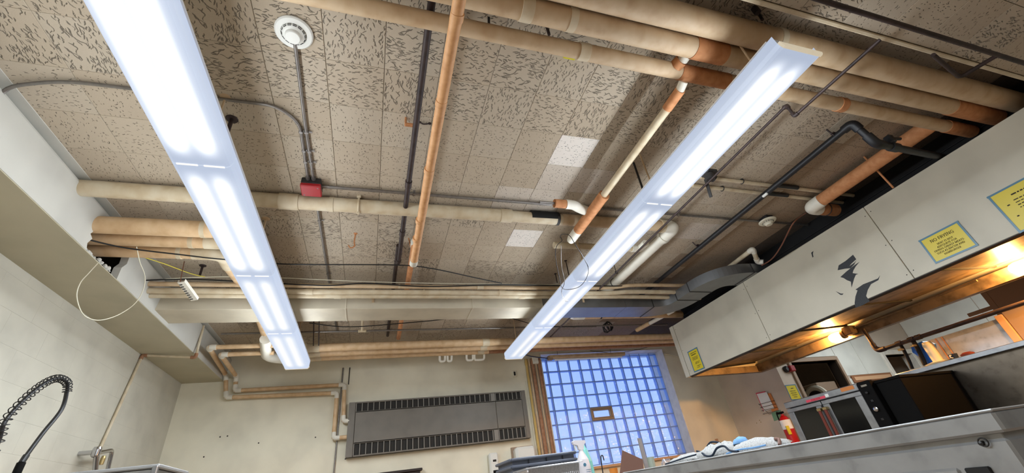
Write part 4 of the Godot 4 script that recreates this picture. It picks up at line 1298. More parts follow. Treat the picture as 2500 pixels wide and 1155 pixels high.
# ---------------------------------------------------------------- hood and range
# a taped-up notice: paper, four strips of tape, print
func notice(label: String, o: Vector3, ux: Vector3, uy: Vector3, size: Vector2, paper: Material, tape: Material, lines: Array, strokes: Array) -> void:
	var n := ux.cross(uy)
	var t := thing("notice", label, "sign", o)
	var st := begin()
	box(st, o + n * 0.001, Vector3(size.x, size.y, 0.001), 0.0, Basis(ux, uy, n))
	put("paper", st, paper, t)
	if tape:
		for k in 4:
			st = begin()
			var flat := k < 2
			var s := 1.0 if k % 2 else -1.0
			var c := o + n * (0.0020 + 0.0003 * k) + (uy * s * size.y / 2 if flat else ux * s * size.x / 2)
			box(st, c, Vector3(size.x + 0.016, 0.013, 0.001) if flat else Vector3(0.013, size.y + 0.01, 0.001), 0.0, Basis(ux, uy, n).rotated(n, 0.012 * s))
			put("tape", st, tape, t)
	for d in lines:
		letters(t, d[0], o + ux * d[1] + uy * d[2] + n * 0.0032, Basis(ux, uy, n), d[3], M.ink)
	if strokes:
		st = begin()
		var g := RandomNumberGenerator.new()
		g.seed = label.length()
		for d in strokes:
			var x: float = d[0]
			while x < d[1]:
				var l := minf(g.randf_range(0.008, 0.03), d[1] - x + 0.004)
				box(st, o + ux * (x + l / 2) + uy * (d[2] + g.randf_range(-0.0006, 0.0006)) + n * 0.0032, Vector3(l, d[3], 0.0006), 0.0, Basis(ux, uy, n))
				x += l + 0.006
		put("print", st, M.ink, t)


func letters(parent: Node3D, text: String, at: Vector3, basis: Basis, height: float, m: Material, bold := false) -> void:
	var f := SystemFont.new()
	f.font_names = PackedStringArray(["Droid Sans"])
	f.font_weight = 700 if bold else 400
	var tm := TextMesh.new()
	tm.text = text
	tm.font = f
	tm.font_size = 32
	tm.pixel_size = height / 24.0
	tm.depth = 0.0008
	var o := MeshInstance3D.new()
	o.name = "lettering"
	o.mesh = tm
	o.material_override = m
	parent.add_child(o, true)
	o.transform = Transform3D(basis, at - parent.position)


func hood() -> void:
	var t := thing("exhaust_hood", "long cream kitchen exhaust hood with peeling paint and notices along the right side", "hood", Vector3(4.9, 2.0, -1.9))
	var seams := [-4.895, -3.46, -1.94, -0.42, 1.1]
	var st := begin()
	for i in 4:
		st = begin()
		span(st, Vector3(HOOD_X, 2.004, seams[i] + 0.0025), Vector3(HOOD_X + 0.016, 2.735, seams[i + 1] - 0.0025), 0.003)
		put("front_panel", st, M.hood_paint, t)
	st = begin()
	span(st, Vector3(HOOD_X - 0.004, 2.0, -4.985), Vector3(HOOD_X + 0.02, 2.738, -4.9), 0.004)
	put("corner_trim", st, M.hood_paint, t)
	st = begin()
	span(st, Vector3(HOOD_X + 0.016, 2.715, -4.97), Vector3(5.6, 2.732, 1.1), 0.002)
	span(st, Vector3(HOOD_X + 0.02, 2.0, -4.985), Vector3(5.6, 2.732, -4.965), 0.002)
	span(st, Vector3(5.575, 2.0, -4.965), Vector3(5.6, 2.715, 1.1), 0.002)
	span(st, Vector3(HOOD_X + 0.016, 2.0, 1.08), Vector3(5.6, 2.715, 1.1), 0.002)
	put("shell", st, M.hood_paint, t)
	st = begin()
	span(st, Vector3(HOOD_X + 0.002, 1.996, -4.9), Vector3(HOOD_X + 0.075, 2.004, 1.08), 0.002)
	span(st, Vector3(HOOD_X + 0.017, 2.004, -4.96), Vector3(HOOD_X + 0.022, 2.12, 1.08), 0.0)
	put("front_lip", st, M.soot_metal, t)
	st = begin()
	slab(st, Vector3(0, 0, -4.96), Vector3.RIGHT, Vector3.UP, PackedVector2Array([Vector2(5.50, 2.11), Vector2(5.50, 1.998), Vector2(5.575, 1.998), Vector2(5.575, 2.006), Vector2(5.506, 2.01), Vector2(5.506, 2.11)]), Vector3(0, 0, 6.04))
	put("rear_rail", st, M.hood_inside, t)
	st = begin()
	span(st, Vector3(4.28, 1.998, -4.965), Vector3(5.50, 2.10, -4.945), 0.003)
	span(st, Vector3(4.28, 1.998, -4.965), Vector3(5.50, 2.005, -4.90), 0.002)
	put("end_rail", st, M.hood_inside, t)
	# panels closing the hood from below
	var z := -4.94
	for i in 8:
		st = begin()
		var a := Vector3(4.225, 2.09, z + 0.006)
		slab(st, Vector3(0, 0, z + 0.006), Vector3.RIGHT, Vector3.UP, PackedVector2Array([Vector2(4.225, 2.075), Vector2(5.50, 2.155), Vector2(5.50, 2.167), Vector2(4.225, 2.087)]), Vector3(0, 0, 0.735))
		put("inner_panel", st, M.hood_inside, t)
		st = begin()
		slab(st, Vector3(0, 0, z - 0.012), Vector3.RIGHT, Vector3.UP, PackedVector2Array([Vector2(4.3, 2.068), Vector2(5.50, 2.14), Vector2(5.50, 2.154), Vector2(4.3, 2.08)]), Vector3(0, 0, 0.022))
		put("inner_rib", st, M.soot, t)
		z += 0.751
	# paint peeled down to bare metal
	for p in [
		[Vector2(-2.43, 2.345), Vector2(-2.398, 2.381), Vector2(-2.322, 2.387), Vector2(-2.237, 2.405), Vector2(-2.235, 2.355), Vector2(-2.287, 2.342), Vector2(-2.32, 2.329), Vector2(-2.262, 2.336), Vector2(-2.238, 2.346), Vector2(-2.275, 2.322), Vector2(-2.32, 2.307), Vector2(-2.363, 2.326)],
		[Vector2(-2.442, 2.278), Vector2(-2.367, 2.298), Vector2(-2.325, 2.306), Vector2(-2.279, 2.315), Vector2(-2.224, 2.321), Vector2(-2.271, 2.302), Vector2(-2.309, 2.279), Vector2(-2.328, 2.26), Vector2(-2.29, 2.231), Vector2(-2.312, 2.234), Vector2(-2.342, 2.211), Vector2(-2.405, 2.15), Vector2(-2.382, 2.198), Vector2(-2.406, 2.227), Vector2(-2.421, 2.257)],
		[Vector2(-2.385, 2.119), Vector2(-2.302, 2.132), Vector2(-2.233, 2.127), Vector2(-2.171, 2.124), Vector2(-2.143, 2.14), Vector2(-2.176, 2.11), Vector2(-2.246, 2.105), Vector2(-2.296, 2.072), Vector2(-2.336, 2.031), Vector2(-2.334, 1.978), Vector2(-2.402, 1.972), Vector2(-2.472, 1.974), Vector2(-2.455, 2.016), Vector2(-2.418, 2.064), Vector2(-2.373, 2.105)],
		[Vector2(-2.55, 2.182), Vector2(-2.52, 2.142), Vector2(-2.497, 2.131), Vector2(-2.513, 2.125), Vector2(-2.529, 2.133)],
		[Vector2(-2.563, 2.62), Vector2(-2.534, 2.623), Vector2(-2.555, 2.601), Vector2(-2.564, 2.572), Vector2(-2.577, 2.571)],
	]:
		st = begin()
		slab(st, Vector3(HOOD_X - 0.0004, 0, 0), Vector3.BACK, Vector3.UP, PackedVector2Array(p), Vector3(-0.0008, 0, 0))
		put("peeled_patch", st, M.peeled, t)
	# screws along the seams
	for s in seams:
		for y in [2.06, 2.35, 2.66]:
			for h in [-0.03, 0.03]:
				st = begin()
				lathe(st, Vector3(HOOD_X - 0.0002, y + h * 0.2, s + h), Vector3.LEFT, [[0.0045, 0.0], [0.003, 0.002], [0.0, 0.002]], 8)
				put("screw", st, M.soot_metal, t)
	# lamps in glass jars on the rear rail
	for d in [[-3.6, "far jar lamp glowing under the hood above the oven"], [-1.78, "near jar lamp glowing under the hood at the right edge of the frame"]]:
		t = thing("jar_lamp", d[1], "lamp", Vector3(5.42, 2.0, d[0]))
		var c := Vector3(5.43, 2.058, d[0])
		st = begin()
		box(st, c + Vector3(0.02, 0.02, 0.19), Vector3(0.1, 0.10, 0.11), 0.008)
		put("junction_box", st, M.hood_inside, t)
		st = begin()
		lathe(st, c + Vector3(0, 0, 0.135), Vector3.FORWARD, [[0.0, 0.0], [0.05, 0.0], [0.05, 0.03], [0.042, 0.045], [0.0, 0.045]], 18)
		put("socket", st, M.hood_inside, t)
		st = begin()
		lathe(st, c + Vector3(0, 0, 0.08), Vector3.FORWARD, [[0.012, 0.0], [0.018, 0.03], [0.034, 0.062], [0.036, 0.085], [0.028, 0.11], [0.012, 0.122], [0.0, 0.124]], 18)
		put("bulb", st, M.bulb_glow, t)
		st = begin()
		lathe(st, c + Vector3(0, 0, 0.095), Vector3.FORWARD, [[0.044, 0.0], [0.052, 0.03], [0.053, 0.11], [0.045, 0.145], [0.024, 0.162], [0.0, 0.165]], 20)
		put("glass_jar", st, M.pane, t)
		st = begin()
		tube(st, [c + Vector3(0.03, 0.03, 0.24), c + Vector3(0.03, 0.03, 1.5)], 0.011, 8)
		put("conduit", st, M.hood_inside, t)
		var l := OmniLight3D.new()
		l.name = numbered("jar_light")
		l.light_color = Color(1.0, 0.72, 0.40)
		l.light_energy = 2.1
		l.light_size = 0.03
		l.omni_range = 15.0
		l.omni_attenuation = 2.0
		l.shadow_enabled = true
		add_child(l)
		l.position = c + Vector3(0, 0, 0.0)
	# notices
	var zz := Vector3.BACK
	notice("yellow taped notice in the middle of the hood that reads NO FRYING", Vector3(HOOD_X - 0.002, 2.147, -1.613), zz, Vector3.UP, Vector2(0.272, 0.206), M.sign_yellow, M.sign_tape,
		[["NO FRYING", 0.0, 0.058, 0.024], ["VENT IS NOT", 0.0, 0.02, 0.0145], ["ADEQUATE FOR", 0.0, -0.002, 0.0145], ["FRYING GREASY MEATS", 0.0, -0.024, 0.0145], ["SUCH AS BACON AND", 0.0, -0.046, 0.0145], ["HAMBURGER", 0.0, -0.068, 0.0145]], [])
	notice("largest yellow taped notice on the hood, cut by the right edge of the frame", Vector3(HOOD_X - 0.002, 2.157, -1.045), zz, Vector3.UP, Vector2(0.40, 0.305), M.sign_yellow, M.sign_tape, [],
		[[-0.10, 0.14, 0.095, 0.009], [-0.11, 0.16, 0.055, 0.006], [-0.11, 0.15, 0.035, 0.005], [-0.11, 0.16, 0.015, 0.006], [-0.11, 0.08, -0.005, 0.005], [-0.155, -0.145, 0.04, 0.008], [-0.155, -0.145, -0.05, 0.008], [-0.11, 0.15, -0.04, 0.006], [-0.11, 0.16, -0.06, 0.006], [-0.11, 0.12, -0.08, 0.006], [-0.11, 0.06, -0.105, 0.005]])
	notice("small upright yellow notice at the far end of the hood", Vector3(HOOD_X - 0.002, 2.164, -4.678), zz, Vector3.UP, Vector2(0.20, 0.272), M.sign_yellow, M.sign_tape, [],
		[[-0.06, 0.06, 0.10, 0.007], [-0.05, 0.04, 0.075, 0.013], [-0.05, 0.06, 0.04, 0.006], [-0.055, 0.055, 0.025, 0.006], [-0.05, 0.045, 0.01, 0.006], [-0.02, 0.06, -0.03, 0.006], [-0.03, 0.05, -0.045, 0.006], [-0.01, 0.06, -0.08, 0.007], [-0.02, 0.03, -0.10, 0.006]])


func range_side() -> void:
	var st := begin()
	# convection oven
	var t := thing("convection_oven", "stainless double-door convection oven with a black control side under the far hood lamp", "oven", Vector3(5.0, 0.0, -3.45))
	st = begin()
	span(st, Vector3(4.63, 0.35, -3.97), Vector3(5.42, 1.425, -2.96), 0.008)
	put("body", st, M.oven_brown, t)
	for q in [Vector3(4.7, 0, -3.9), Vector3(4.7, 0, -3.04), Vector3(5.35, 0, -3.9), Vector3(5.35, 0, -3.04)]:
		st = begin()
		lathe(st, q, Vector3.UP, [[0.03, 0.0], [0.03, 0.03], [0.022, 0.36], [0.0, 0.36]], 12)
		put("leg", st, M.steel, t)
	st = begin()
	span(st, Vector3(4.585, 1.362, -3.985), Vector3(4.64, 1.428, -3.09), 0.006)
	put("top_trim", st, M.steel, t)
	for d in [[-3.975, -3.535], [-3.525, -3.085]]:
		st = begin()
		var a := 0.075
		for r in [[d[0], 0.75, d[1], 0.84], [d[0], 1.315, d[1], 1.355], [d[0], 0.84, d[0] + a, 1.315], [d[1] - a, 0.84, d[1], 1.315]]:
			span(st, Vector3(4.58, r[1], r[0]), Vector3(4.63, r[3], r[2]), 0.004)
		var door := put("door", st, M.steel, t)
		st = begin()
		span(st, Vector3(4.588, 0.84, d[0] + a), Vector3(4.60, 1.315, d[1] - a), 0.002)
		put("window", st, M.glass_dark, door)
		var s := 1.0 if d[0] < -3.6 else -1.0
		var hz: float = d[1] - 0.03 if s > 0 else d[0] + 0.03
		st = begin()
		box(st, Vector3(4.55, 1.06, hz), Vector3(0.022, 0.42, 0.03), 0.006)
		put("handle", st, M.handle_red, door)
		st = begin()
		box(st, Vector3(4.56, 1.275, hz), Vector3(0.045, 0.03, 0.045), 0.005)
		put("hinge_cap", st, M.brass, door)
	st = begin()
	span(st, Vector3(4.56, 0.8, -3.535), Vector3(4.59, 1.31, -3.522), 0.003)
	put("latch_bar", st, M.dark_steel, t)
	st = begin()
	span(st, Vector3(4.585, 0.45, -3.083), Vector3(4.64, 1.43, -2.955), 0.006)
	var panel := put("control_panel", st, M.oven_black, t)
	for d in [[1.39, 0.03], [1.325, 0.014], [1.25, 0.012], [1.175, 0.024], [1.085, 0.012]]:
		st = begin()
		if d[1] > 0.013 and d[1] < 0.029:
			lathe(st, Vector3(4.585, d[0], -3.02), Vector3.LEFT, [[d[1], 0.0], [d[1] * 0.9, 0.02], [d[1] * 0.5, 0.024], [0.0, 0.024]], 16)
		else:
			box(st, Vector3(4.583, d[0], -3.02), Vector3(0.006, 0.02, d[1] * 2), 0.002)
		put("knob", st, M.dark_steel if d[1] < 0.02 else M.chrome, panel)
	st = begin()
	span(st, Vector3(4.583, 1.370, -3.69), Vector3(4.586, 1.395, -3.455), 0.0)
	var lab := put("pink_label", st, M.pink, t)
	lab.set_meta("label", "pink paper label with handwriting")
	letters(t, "ZUSCHUR", Vector3(4.5825, 1.3825, -3.572), Basis(Vector3.BACK, Vector3.UP, Vector3.LEFT), 0.020, M.handle_red)
	st = begin()
	span(st, Vector3(4.583, 1.375, -3.45), Vector3(4.586, 1.405, -3.41), 0.0)
	put("sticker", st, M.paper, t)
	st = begin()
	span(st, Vector3(4.583, 1.385, -3.26), Vector3(4.586, 1.42, -3.12), 0.0)
	put("sticker", st, M.orange_card, t)
	# black appliance beyond
	t = thing("fryer_cabinet", "plain black appliance between the oven and the steel backsplash", "cabinet", Vector3(5.1, 0, -2.7))
	st = begin()
	span(st, Vector3(4.64, 0.0, -2.945), Vector3(5.44, 1.40, -2.72), 0.006)
	put("body", st, M.oven_black, t)
	st = begin()
	span(st, Vector3(4.63, 1.385, -2.95), Vector3(5.44, 1.41, -2.71), 0.004)
	put("top", st, M.oven_black, t)
	# backsplash and shelf behind the range
	t = thing("range", "range with a scorched steel backsplash, mostly hidden behind the counter", "range", Vector3(5.0, 0, -1.0))
	st = begin()
	span(st, Vector3(4.65, 0.0, -2.66), Vector3(5.46, 0.92, 1.0), 0.008)
	put("body", st, M.oven_black, t)
	st = begin()
	span(st, Vector3(5.46, 0.0, -3.12), Vector3(5.5, 1.46, 1.0), 0.003)
	put("backsplash", st, M.scorched_steel, t)
	t = thing("steel_shelf", "long steel shelf over the backsplash", "shelf", Vector3(5.6, 1.45, -1.1))
	st = begin()
	span(st, Vector3(5.40, 1.455, -3.19), Vector3(5.80, 1.50, 1.0), 0.004)
	put("shelf_top", st, M.steel, t)
	for q in [-3.0, -1.9, -0.8, 0.6]:
		st = begin()
		span(st, Vector3(5.5, 1.2, q), Vector3(5.53, 1.456, q + 0.03), 0.002)
		put("bracket", st, M.soot_metal, t)
	# grey metal sheet and tan boards behind the shelf
	st = begin()
	span(st, Vector3(5.80, 0.0, -3.02), Vector3(5.82, 1.775, -2.26), 0.002)
	span(st, Vector3(5.80, 0.0, -2.255), Vector3(5.815, 1.775, 1.2), 0.002)
	t = thing("back_panel", "worn grey metal sheet standing behind the shelf", "panel", Vector3(5.81, 0, -2.0))
	put("sheet", st, M.sheet_metal, t)
	for q in [-2.86, -2.80]:
		st = begin()
		span(st, Vector3(5.796, 1.5, q), Vector3(5.80, 1.77, q + 0.008), 0.0)
		put("seam", st, M.brown_wrap, t)
	st = begin()
	span(st, Vector3(5.77, 1.5, -2.30), Vector3(5.80, 1.80, -2.24), 0.003)
	tag(put("pale_board", st, M.pale_wood), "narrow pale wooden upright at the end of the grey metal sheet", "board")
	st = begin()
	span(st, Vector3(5.785, 1.5, -2.235), Vector3(5.80, 1.84, 0.9), 0.003)
	tag(put("tan_board", st, M.frame_tan), "wide tan board behind the shelf at the right edge of the frame", "board")
	st = begin()
	span(st, Vector3(6.5, 1.98, -2.78), Vector3(6.52, 2.02, -2.55), 0.003)
	span(st, Vector3(6.5, 0.0, -2.555), Vector3(6.53, 2.9, -2.50), 0.003)
	span(st, Vector3(6.5, 0.0, -2.50), Vector3(6.56, 2.9, -1.2), 0.003)
	tag(put("timber_frame", st, M.wood_trim), "brown wooden frame above the gas pipe near the right edge", "frame")
	# gas pipe from the hood
	t = thing("gas_pipe", "dark gas pipe dropping from the hood and running along above the shelf", "pipe", Vector3(5.5, 1.75, -2.2))
	var p := [Vector3(5.5, 2.05, -3.29), Vector3(5.5, 1.785, -3.28), Vector3(5.5, 1.80, 0.8)]
	run(t, "pipe_section", p, 0.021, M.rust_iron, 0.09, 12)
	elbows(t, p, 0.027, M.rust_iron, 0.09, 0.07)
	for q in [-3.06, -2.93, -2.86]:
		run(t, "coupling", [Vector3(5.5, 1.79, q), Vector3(5.5, 1.79, q + 0.05)], 0.028, M.rust_iron, 0.0, 12)
	for d in [[-3.03, 0.016], [-2.90, 0.02]]:
		var pts := [Vector3(5.5, 1.79, d[0]), Vector3(5.5, 1.72, d[0]), Vector3(5.51, 1.6, d[0] - 0.02), Vector3(5.50, 1.52, d[0] - 0.03)]
		var fine := curve(pts, 12)
		st = begin()
		tube(st, fine, d[1], 10, true, range(fine.size()).map(func(k): return d[1] + 0.002 * (k % 2)))
		put("hose", st, M.soot, t)
		st = begin()
		box(st, Vector3(5.46, 1.72, d[0]), Vector3(0.07, 0.02, 0.03), 0.004)
		put("valve_lever", st, M.brass, t)
	# things on the shelf
	st = begin()
	slab(st, Vector3(5.56, 1.505, -2.98), Vector3.BACK, Vector3.UP, PackedVector2Array([Vector2(0.02, 0), Vector2(0.12, 0), Vector2(0.13, 0.12), Vector2(0.16, 0.2), Vector2(0.12, 0.245), Vector2(0.0, 0.235), Vector2(-0.02, 0.17), Vector2(0.02, 0.1)]), Vector3(0.12, 0, 0))
	tag(put("blue_jug", st, M.blue_plastic), "blue plastic jug on the shelf behind the black hose", "jug")
	t = thing("white_canister", "tall cream canister on a round base on the shelf, lit by the hood lamp", "canister", Vector3(5.52, 1.5, -2.81))
	st = begin()
	lathe(st, Vector3(5.52, 1.525, -2.81), Vector3.UP, [[0.0, 0.0], [0.045, 0.0], [0.047, 0.1], [0.047, 0.17], [0.04, 0.2], [0.0, 0.205]], 18)
	put("body", st, M.jar_cream, t)
	st = begin()
	lathe(st, Vector3(5.52, 1.501, -2.81), Vector3.UP, [[0.0, 0.0], [0.11, 0.0], [0.12, 0.012], [0.06, 0.025], [0.0, 0.026]], 20)
	put("base", st, M.jar_cream, t)
	t = thing("mug", "dark blue mug beside the cream canister on the shelf", "mug", Vector3(5.5, 1.5, -2.66))
	st = begin()
	lathe(st, Vector3(5.5, 1.501, -2.66), Vector3.UP, [[0.0, 0.0], [0.03, 0.0], [0.036, 0.05], [0.033, 0.05], [0.028, 0.006], [0.0, 0.006]], 16)
	put("cup", st, M.piping_blue, t)
	run(t, "handle", bend([Vector3(5.47, 1.54, -2.66), Vector3(5.44, 1.54, -2.66), Vector3(5.44, 1.515, -2.66), Vector3(5.47, 1.515, -2.66)], 0.015), 0.005, M.white_plastic, 0.0, 8)
	st = begin()
	lathe(st, Vector3(5.5, 1.501, -2.55), Vector3.UP, [[0.0, 0.0], [0.05, 0.0], [0.055, 0.02], [0.03, 0.034], [0.0, 0.036]], 16)
	tag(put("red_bowl", st, M.handle_red), "low red dish on the shelf right of the dark blue mug", "dish")
	# laundry room and notices at the corner
	t = thing("dryer", "large pale tumble dryer with a round door in the dark doorway", "dryer", Vector3(7.8, 0, -5.9))
	st = begin()
	span(st, Vector3(7.12, 0.0, -6.6), Vector3(8.15, 1.87, -5.40), 0.01)
	put("body", st, M.frame_tan, t)
	st = begin()
	lathe(st, Vector3(7.12, 1.62, -5.488), Vector3.LEFT, [[0.22, 0.0], [0.22, 0.03], [0.19, 0.045], [0.15, 0.03], [0.0, 0.03]], 28)
	put("door", st, M.detector_cream, t)
	st = begin()
	lathe(st, Vector3(7.085, 1.62, -5.488), Vector3.LEFT, [[0.14, 0.0], [0.13, 0.02], [0.0, 0.03]], 28)
	put("door_glass", st, M.glass_dark, t)
	st = begin()
	span(st, Vector3(7.105, 1.73, -5.75), Vector3(7.122, 1.81, -5.58), 0.004)
	put("display", st, M.oven_black, t)
	t = thing("wood_plaque", "narrow brown wooden sign board on the white panels right of the laundry doorway", "sign", Vector3(8.2, 1.78, -5.18))
	st = begin()
	span(st, Vector3(7.68, 1.775, -5.19), Vector3(8.66, 1.895, -5.165), 0.006)
	put("board", st, M.wood_trim, t)
	st = begin()
	span(st, Vector3(7.72, 1.805, -5.168), Vector3(8.62, 1.865, -5.158), 0.003)
	put("face", st, M.pale_wood, t)
	t = thing("fire_bell", "red fire alarm beside the top corner of the laundry doorway", "alarm", Vector3(6.42, 2.02, -5.17))
	st = begin()
	span(st, Vector3(6.375, 2.025, -5.2), Vector3(6.475, 2.115, -5.12), 0.01)
	put("body", st, M.red_paint, t)
	st = begin()
	lathe(st, Vector3(6.34, 2.07, -5.2), Vector3.BACK, [[0.05, 0.0], [0.05, 0.03], [0.03, 0.05], [0.0, 0.05]], 16)
	put("horn", st, M.dark_steel, t)
	notice("yellow notice taped to the wall left of the laundry doorway", Vector3(6.285, 1.72, -5.198), Vector3.RIGHT, Vector3.UP, Vector2(0.215, 0.215), M.sign_yellow, M.sign_tape, [], [[-0.02, 0.03, 0.06, 0.01], [-0.06, 0.05, 0.02, 0.008], [-0.06, 0.06, -0.01, 0.008], [-0.05, 0.05, -0.04, 0.008], [-0.04, 0.03, -0.07, 0.008]])
	# wire rack with papers on the tan corner wall
	t = thing("paper_rack", "wire wall rack of papers and folders on the tan corner wall", "rack", Vector3(6.13, 1.48, -5.62))
	for d in [[-5.775, -5.575, 1.56, 1.85, 0.005, M.pink], [-5.75, -5.54, 1.55, 1.83, 0.018, M.paper], [-5.62, -5.49, 1.52, 1.80, 0.004, M.orange_card]]:
		st = begin()
		slab(st, Vector3(6.168 - d[4], 0, 0), Vector3.BACK, Vector3.UP, PackedVector2Array([Vector2(d[0], d[2]), Vector2(d[1], d[2] + 0.01), Vector2(d[1] - 0.01, d[3] - 0.015), Vector2(d[0] - 0.005, d[3])]), Vector3(-0.006, 0, 0))
		put("folder", st, d[5], t)
	for k in 4:
		run(t, "wire", [Vector3(6.166, 1.52 + 0.05 * k, -5.79), Vector3(6.12, 1.52 + 0.05 * k, -5.78), Vector3(6.12, 1.515 + 0.05 * k, -5.50), Vector3(6.166, 1.515 + 0.05 * k, -5.49)], 0.003, M.dark_steel, 0.01, 6)
	run(t, "wire", [Vector3(6.12, 1.68, -5.78), Vector3(6.12, 1.50, -5.66), Vector3(6.166, 1.50, -5.66)], 0.003, M.dark_steel, 0.0, 6)
	st = begin()
	slab(st, Vector3(6.167, 0, 0), Vector3.BACK, Vector3.UP, PackedVector2Array([Vector2(-5.66, 1.39), Vector2(-5.47, 1.40), Vector2(-5.46, 1.52), Vector2(-5.65, 1.51)]), Vector3(-0.003, 0, 0))
	tag(put("green_card", st, M.green_card), "green card hanging on the wall below the paper rack", "card")
	for d in [[-6.02, 1.42], [-5.93, 1.42], [-5.94, 1.45]]:
		st = begin()
		lathe(st, Vector3(6.17, d[1], d[0]), Vector3.LEFT, [[0.008, 0.0], [0.005, 0.006], [0.0, 0.006]], 8)
		tag(put("wall_screw", st, M.brass), "%s of three tiny screw heads on the wall left of the paper rack" % ("leftmost" if d[0] < -6.0 else "lower right one" if d[1] < 1.44 else "upper right one"), "screw", "screws left of the paper rack")
	# fire extinguisher
	t = thing("fire_extinguisher", "red fire extinguisher with white and yellow labels on the wall left of the oven", "extinguisher", Vector3(6.08, 1.0, -5.39))
	var c := Vector3(6.08, 1.0, -5.39)
	st = begin()
	lathe(st, c, Vector3.UP, [[0.0, 0.0], [0.07, 0.0], [0.075, 0.02], [0.075, 0.36], [0.05, 0.41], [0.022, 0.43], [0.022, 0.45], [0.0, 0.45]], 20)
	put("cylinder", st, M.fire_red, t)
	st = begin()
	lathe(st, c + Vector3(0, 0.235, 0), Vector3.UP, [[0.0762, 0.0], [0.0762, 0.13]], 20)
	put("label_band", st, M.paper, t)
	st = begin()
	box(st, c + Vector3(-0.06, 0.22, 0.045), Vector3(0.04, 0.12, 0.05), 0.002, Basis.from_euler(Vector3(0, -0.6, 0)))
	put("label_band", st, M.sign_yellow, t)
	st = begin()
	tube(st, curve([c + Vector3(0, 0.45, 0), c + Vector3(-0.01, 0.48, -0.05), c + Vector3(0, 0.47, -0.09), c + Vector3(0, 0.3, -0.095)]), 0.009, 8)
	box(st, c + Vector3(-0.02, 0.47, 0.0), Vector3(0.02, 0.03, 0.12), 0.004)
	put("valve", st, M.oven_black, t)
	st = begin()
	slab(st, c + Vector3(-0.077, 0.05, -0.02), Vector3.BACK, Vector3.UP, PackedVector2Array([Vector2(0, 0), Vector2(0.07, 0.02), Vector2(0, 0.06)]), Vector3(-0.002, 0, 0))
	put("emblem", st, M.paper, t)
	light_row("fluorescent light behind the camera", 2.6, 3.3, 2, 2.42, [1.0, 1.0], 2.0)
	# spare light over the aisle beyond the hood
	light_row("fluorescent light over the side aisle beyond the hood", 7.5, -1.0, 3, 2.7, [1.0, 1.0, 1.0], 2.4)


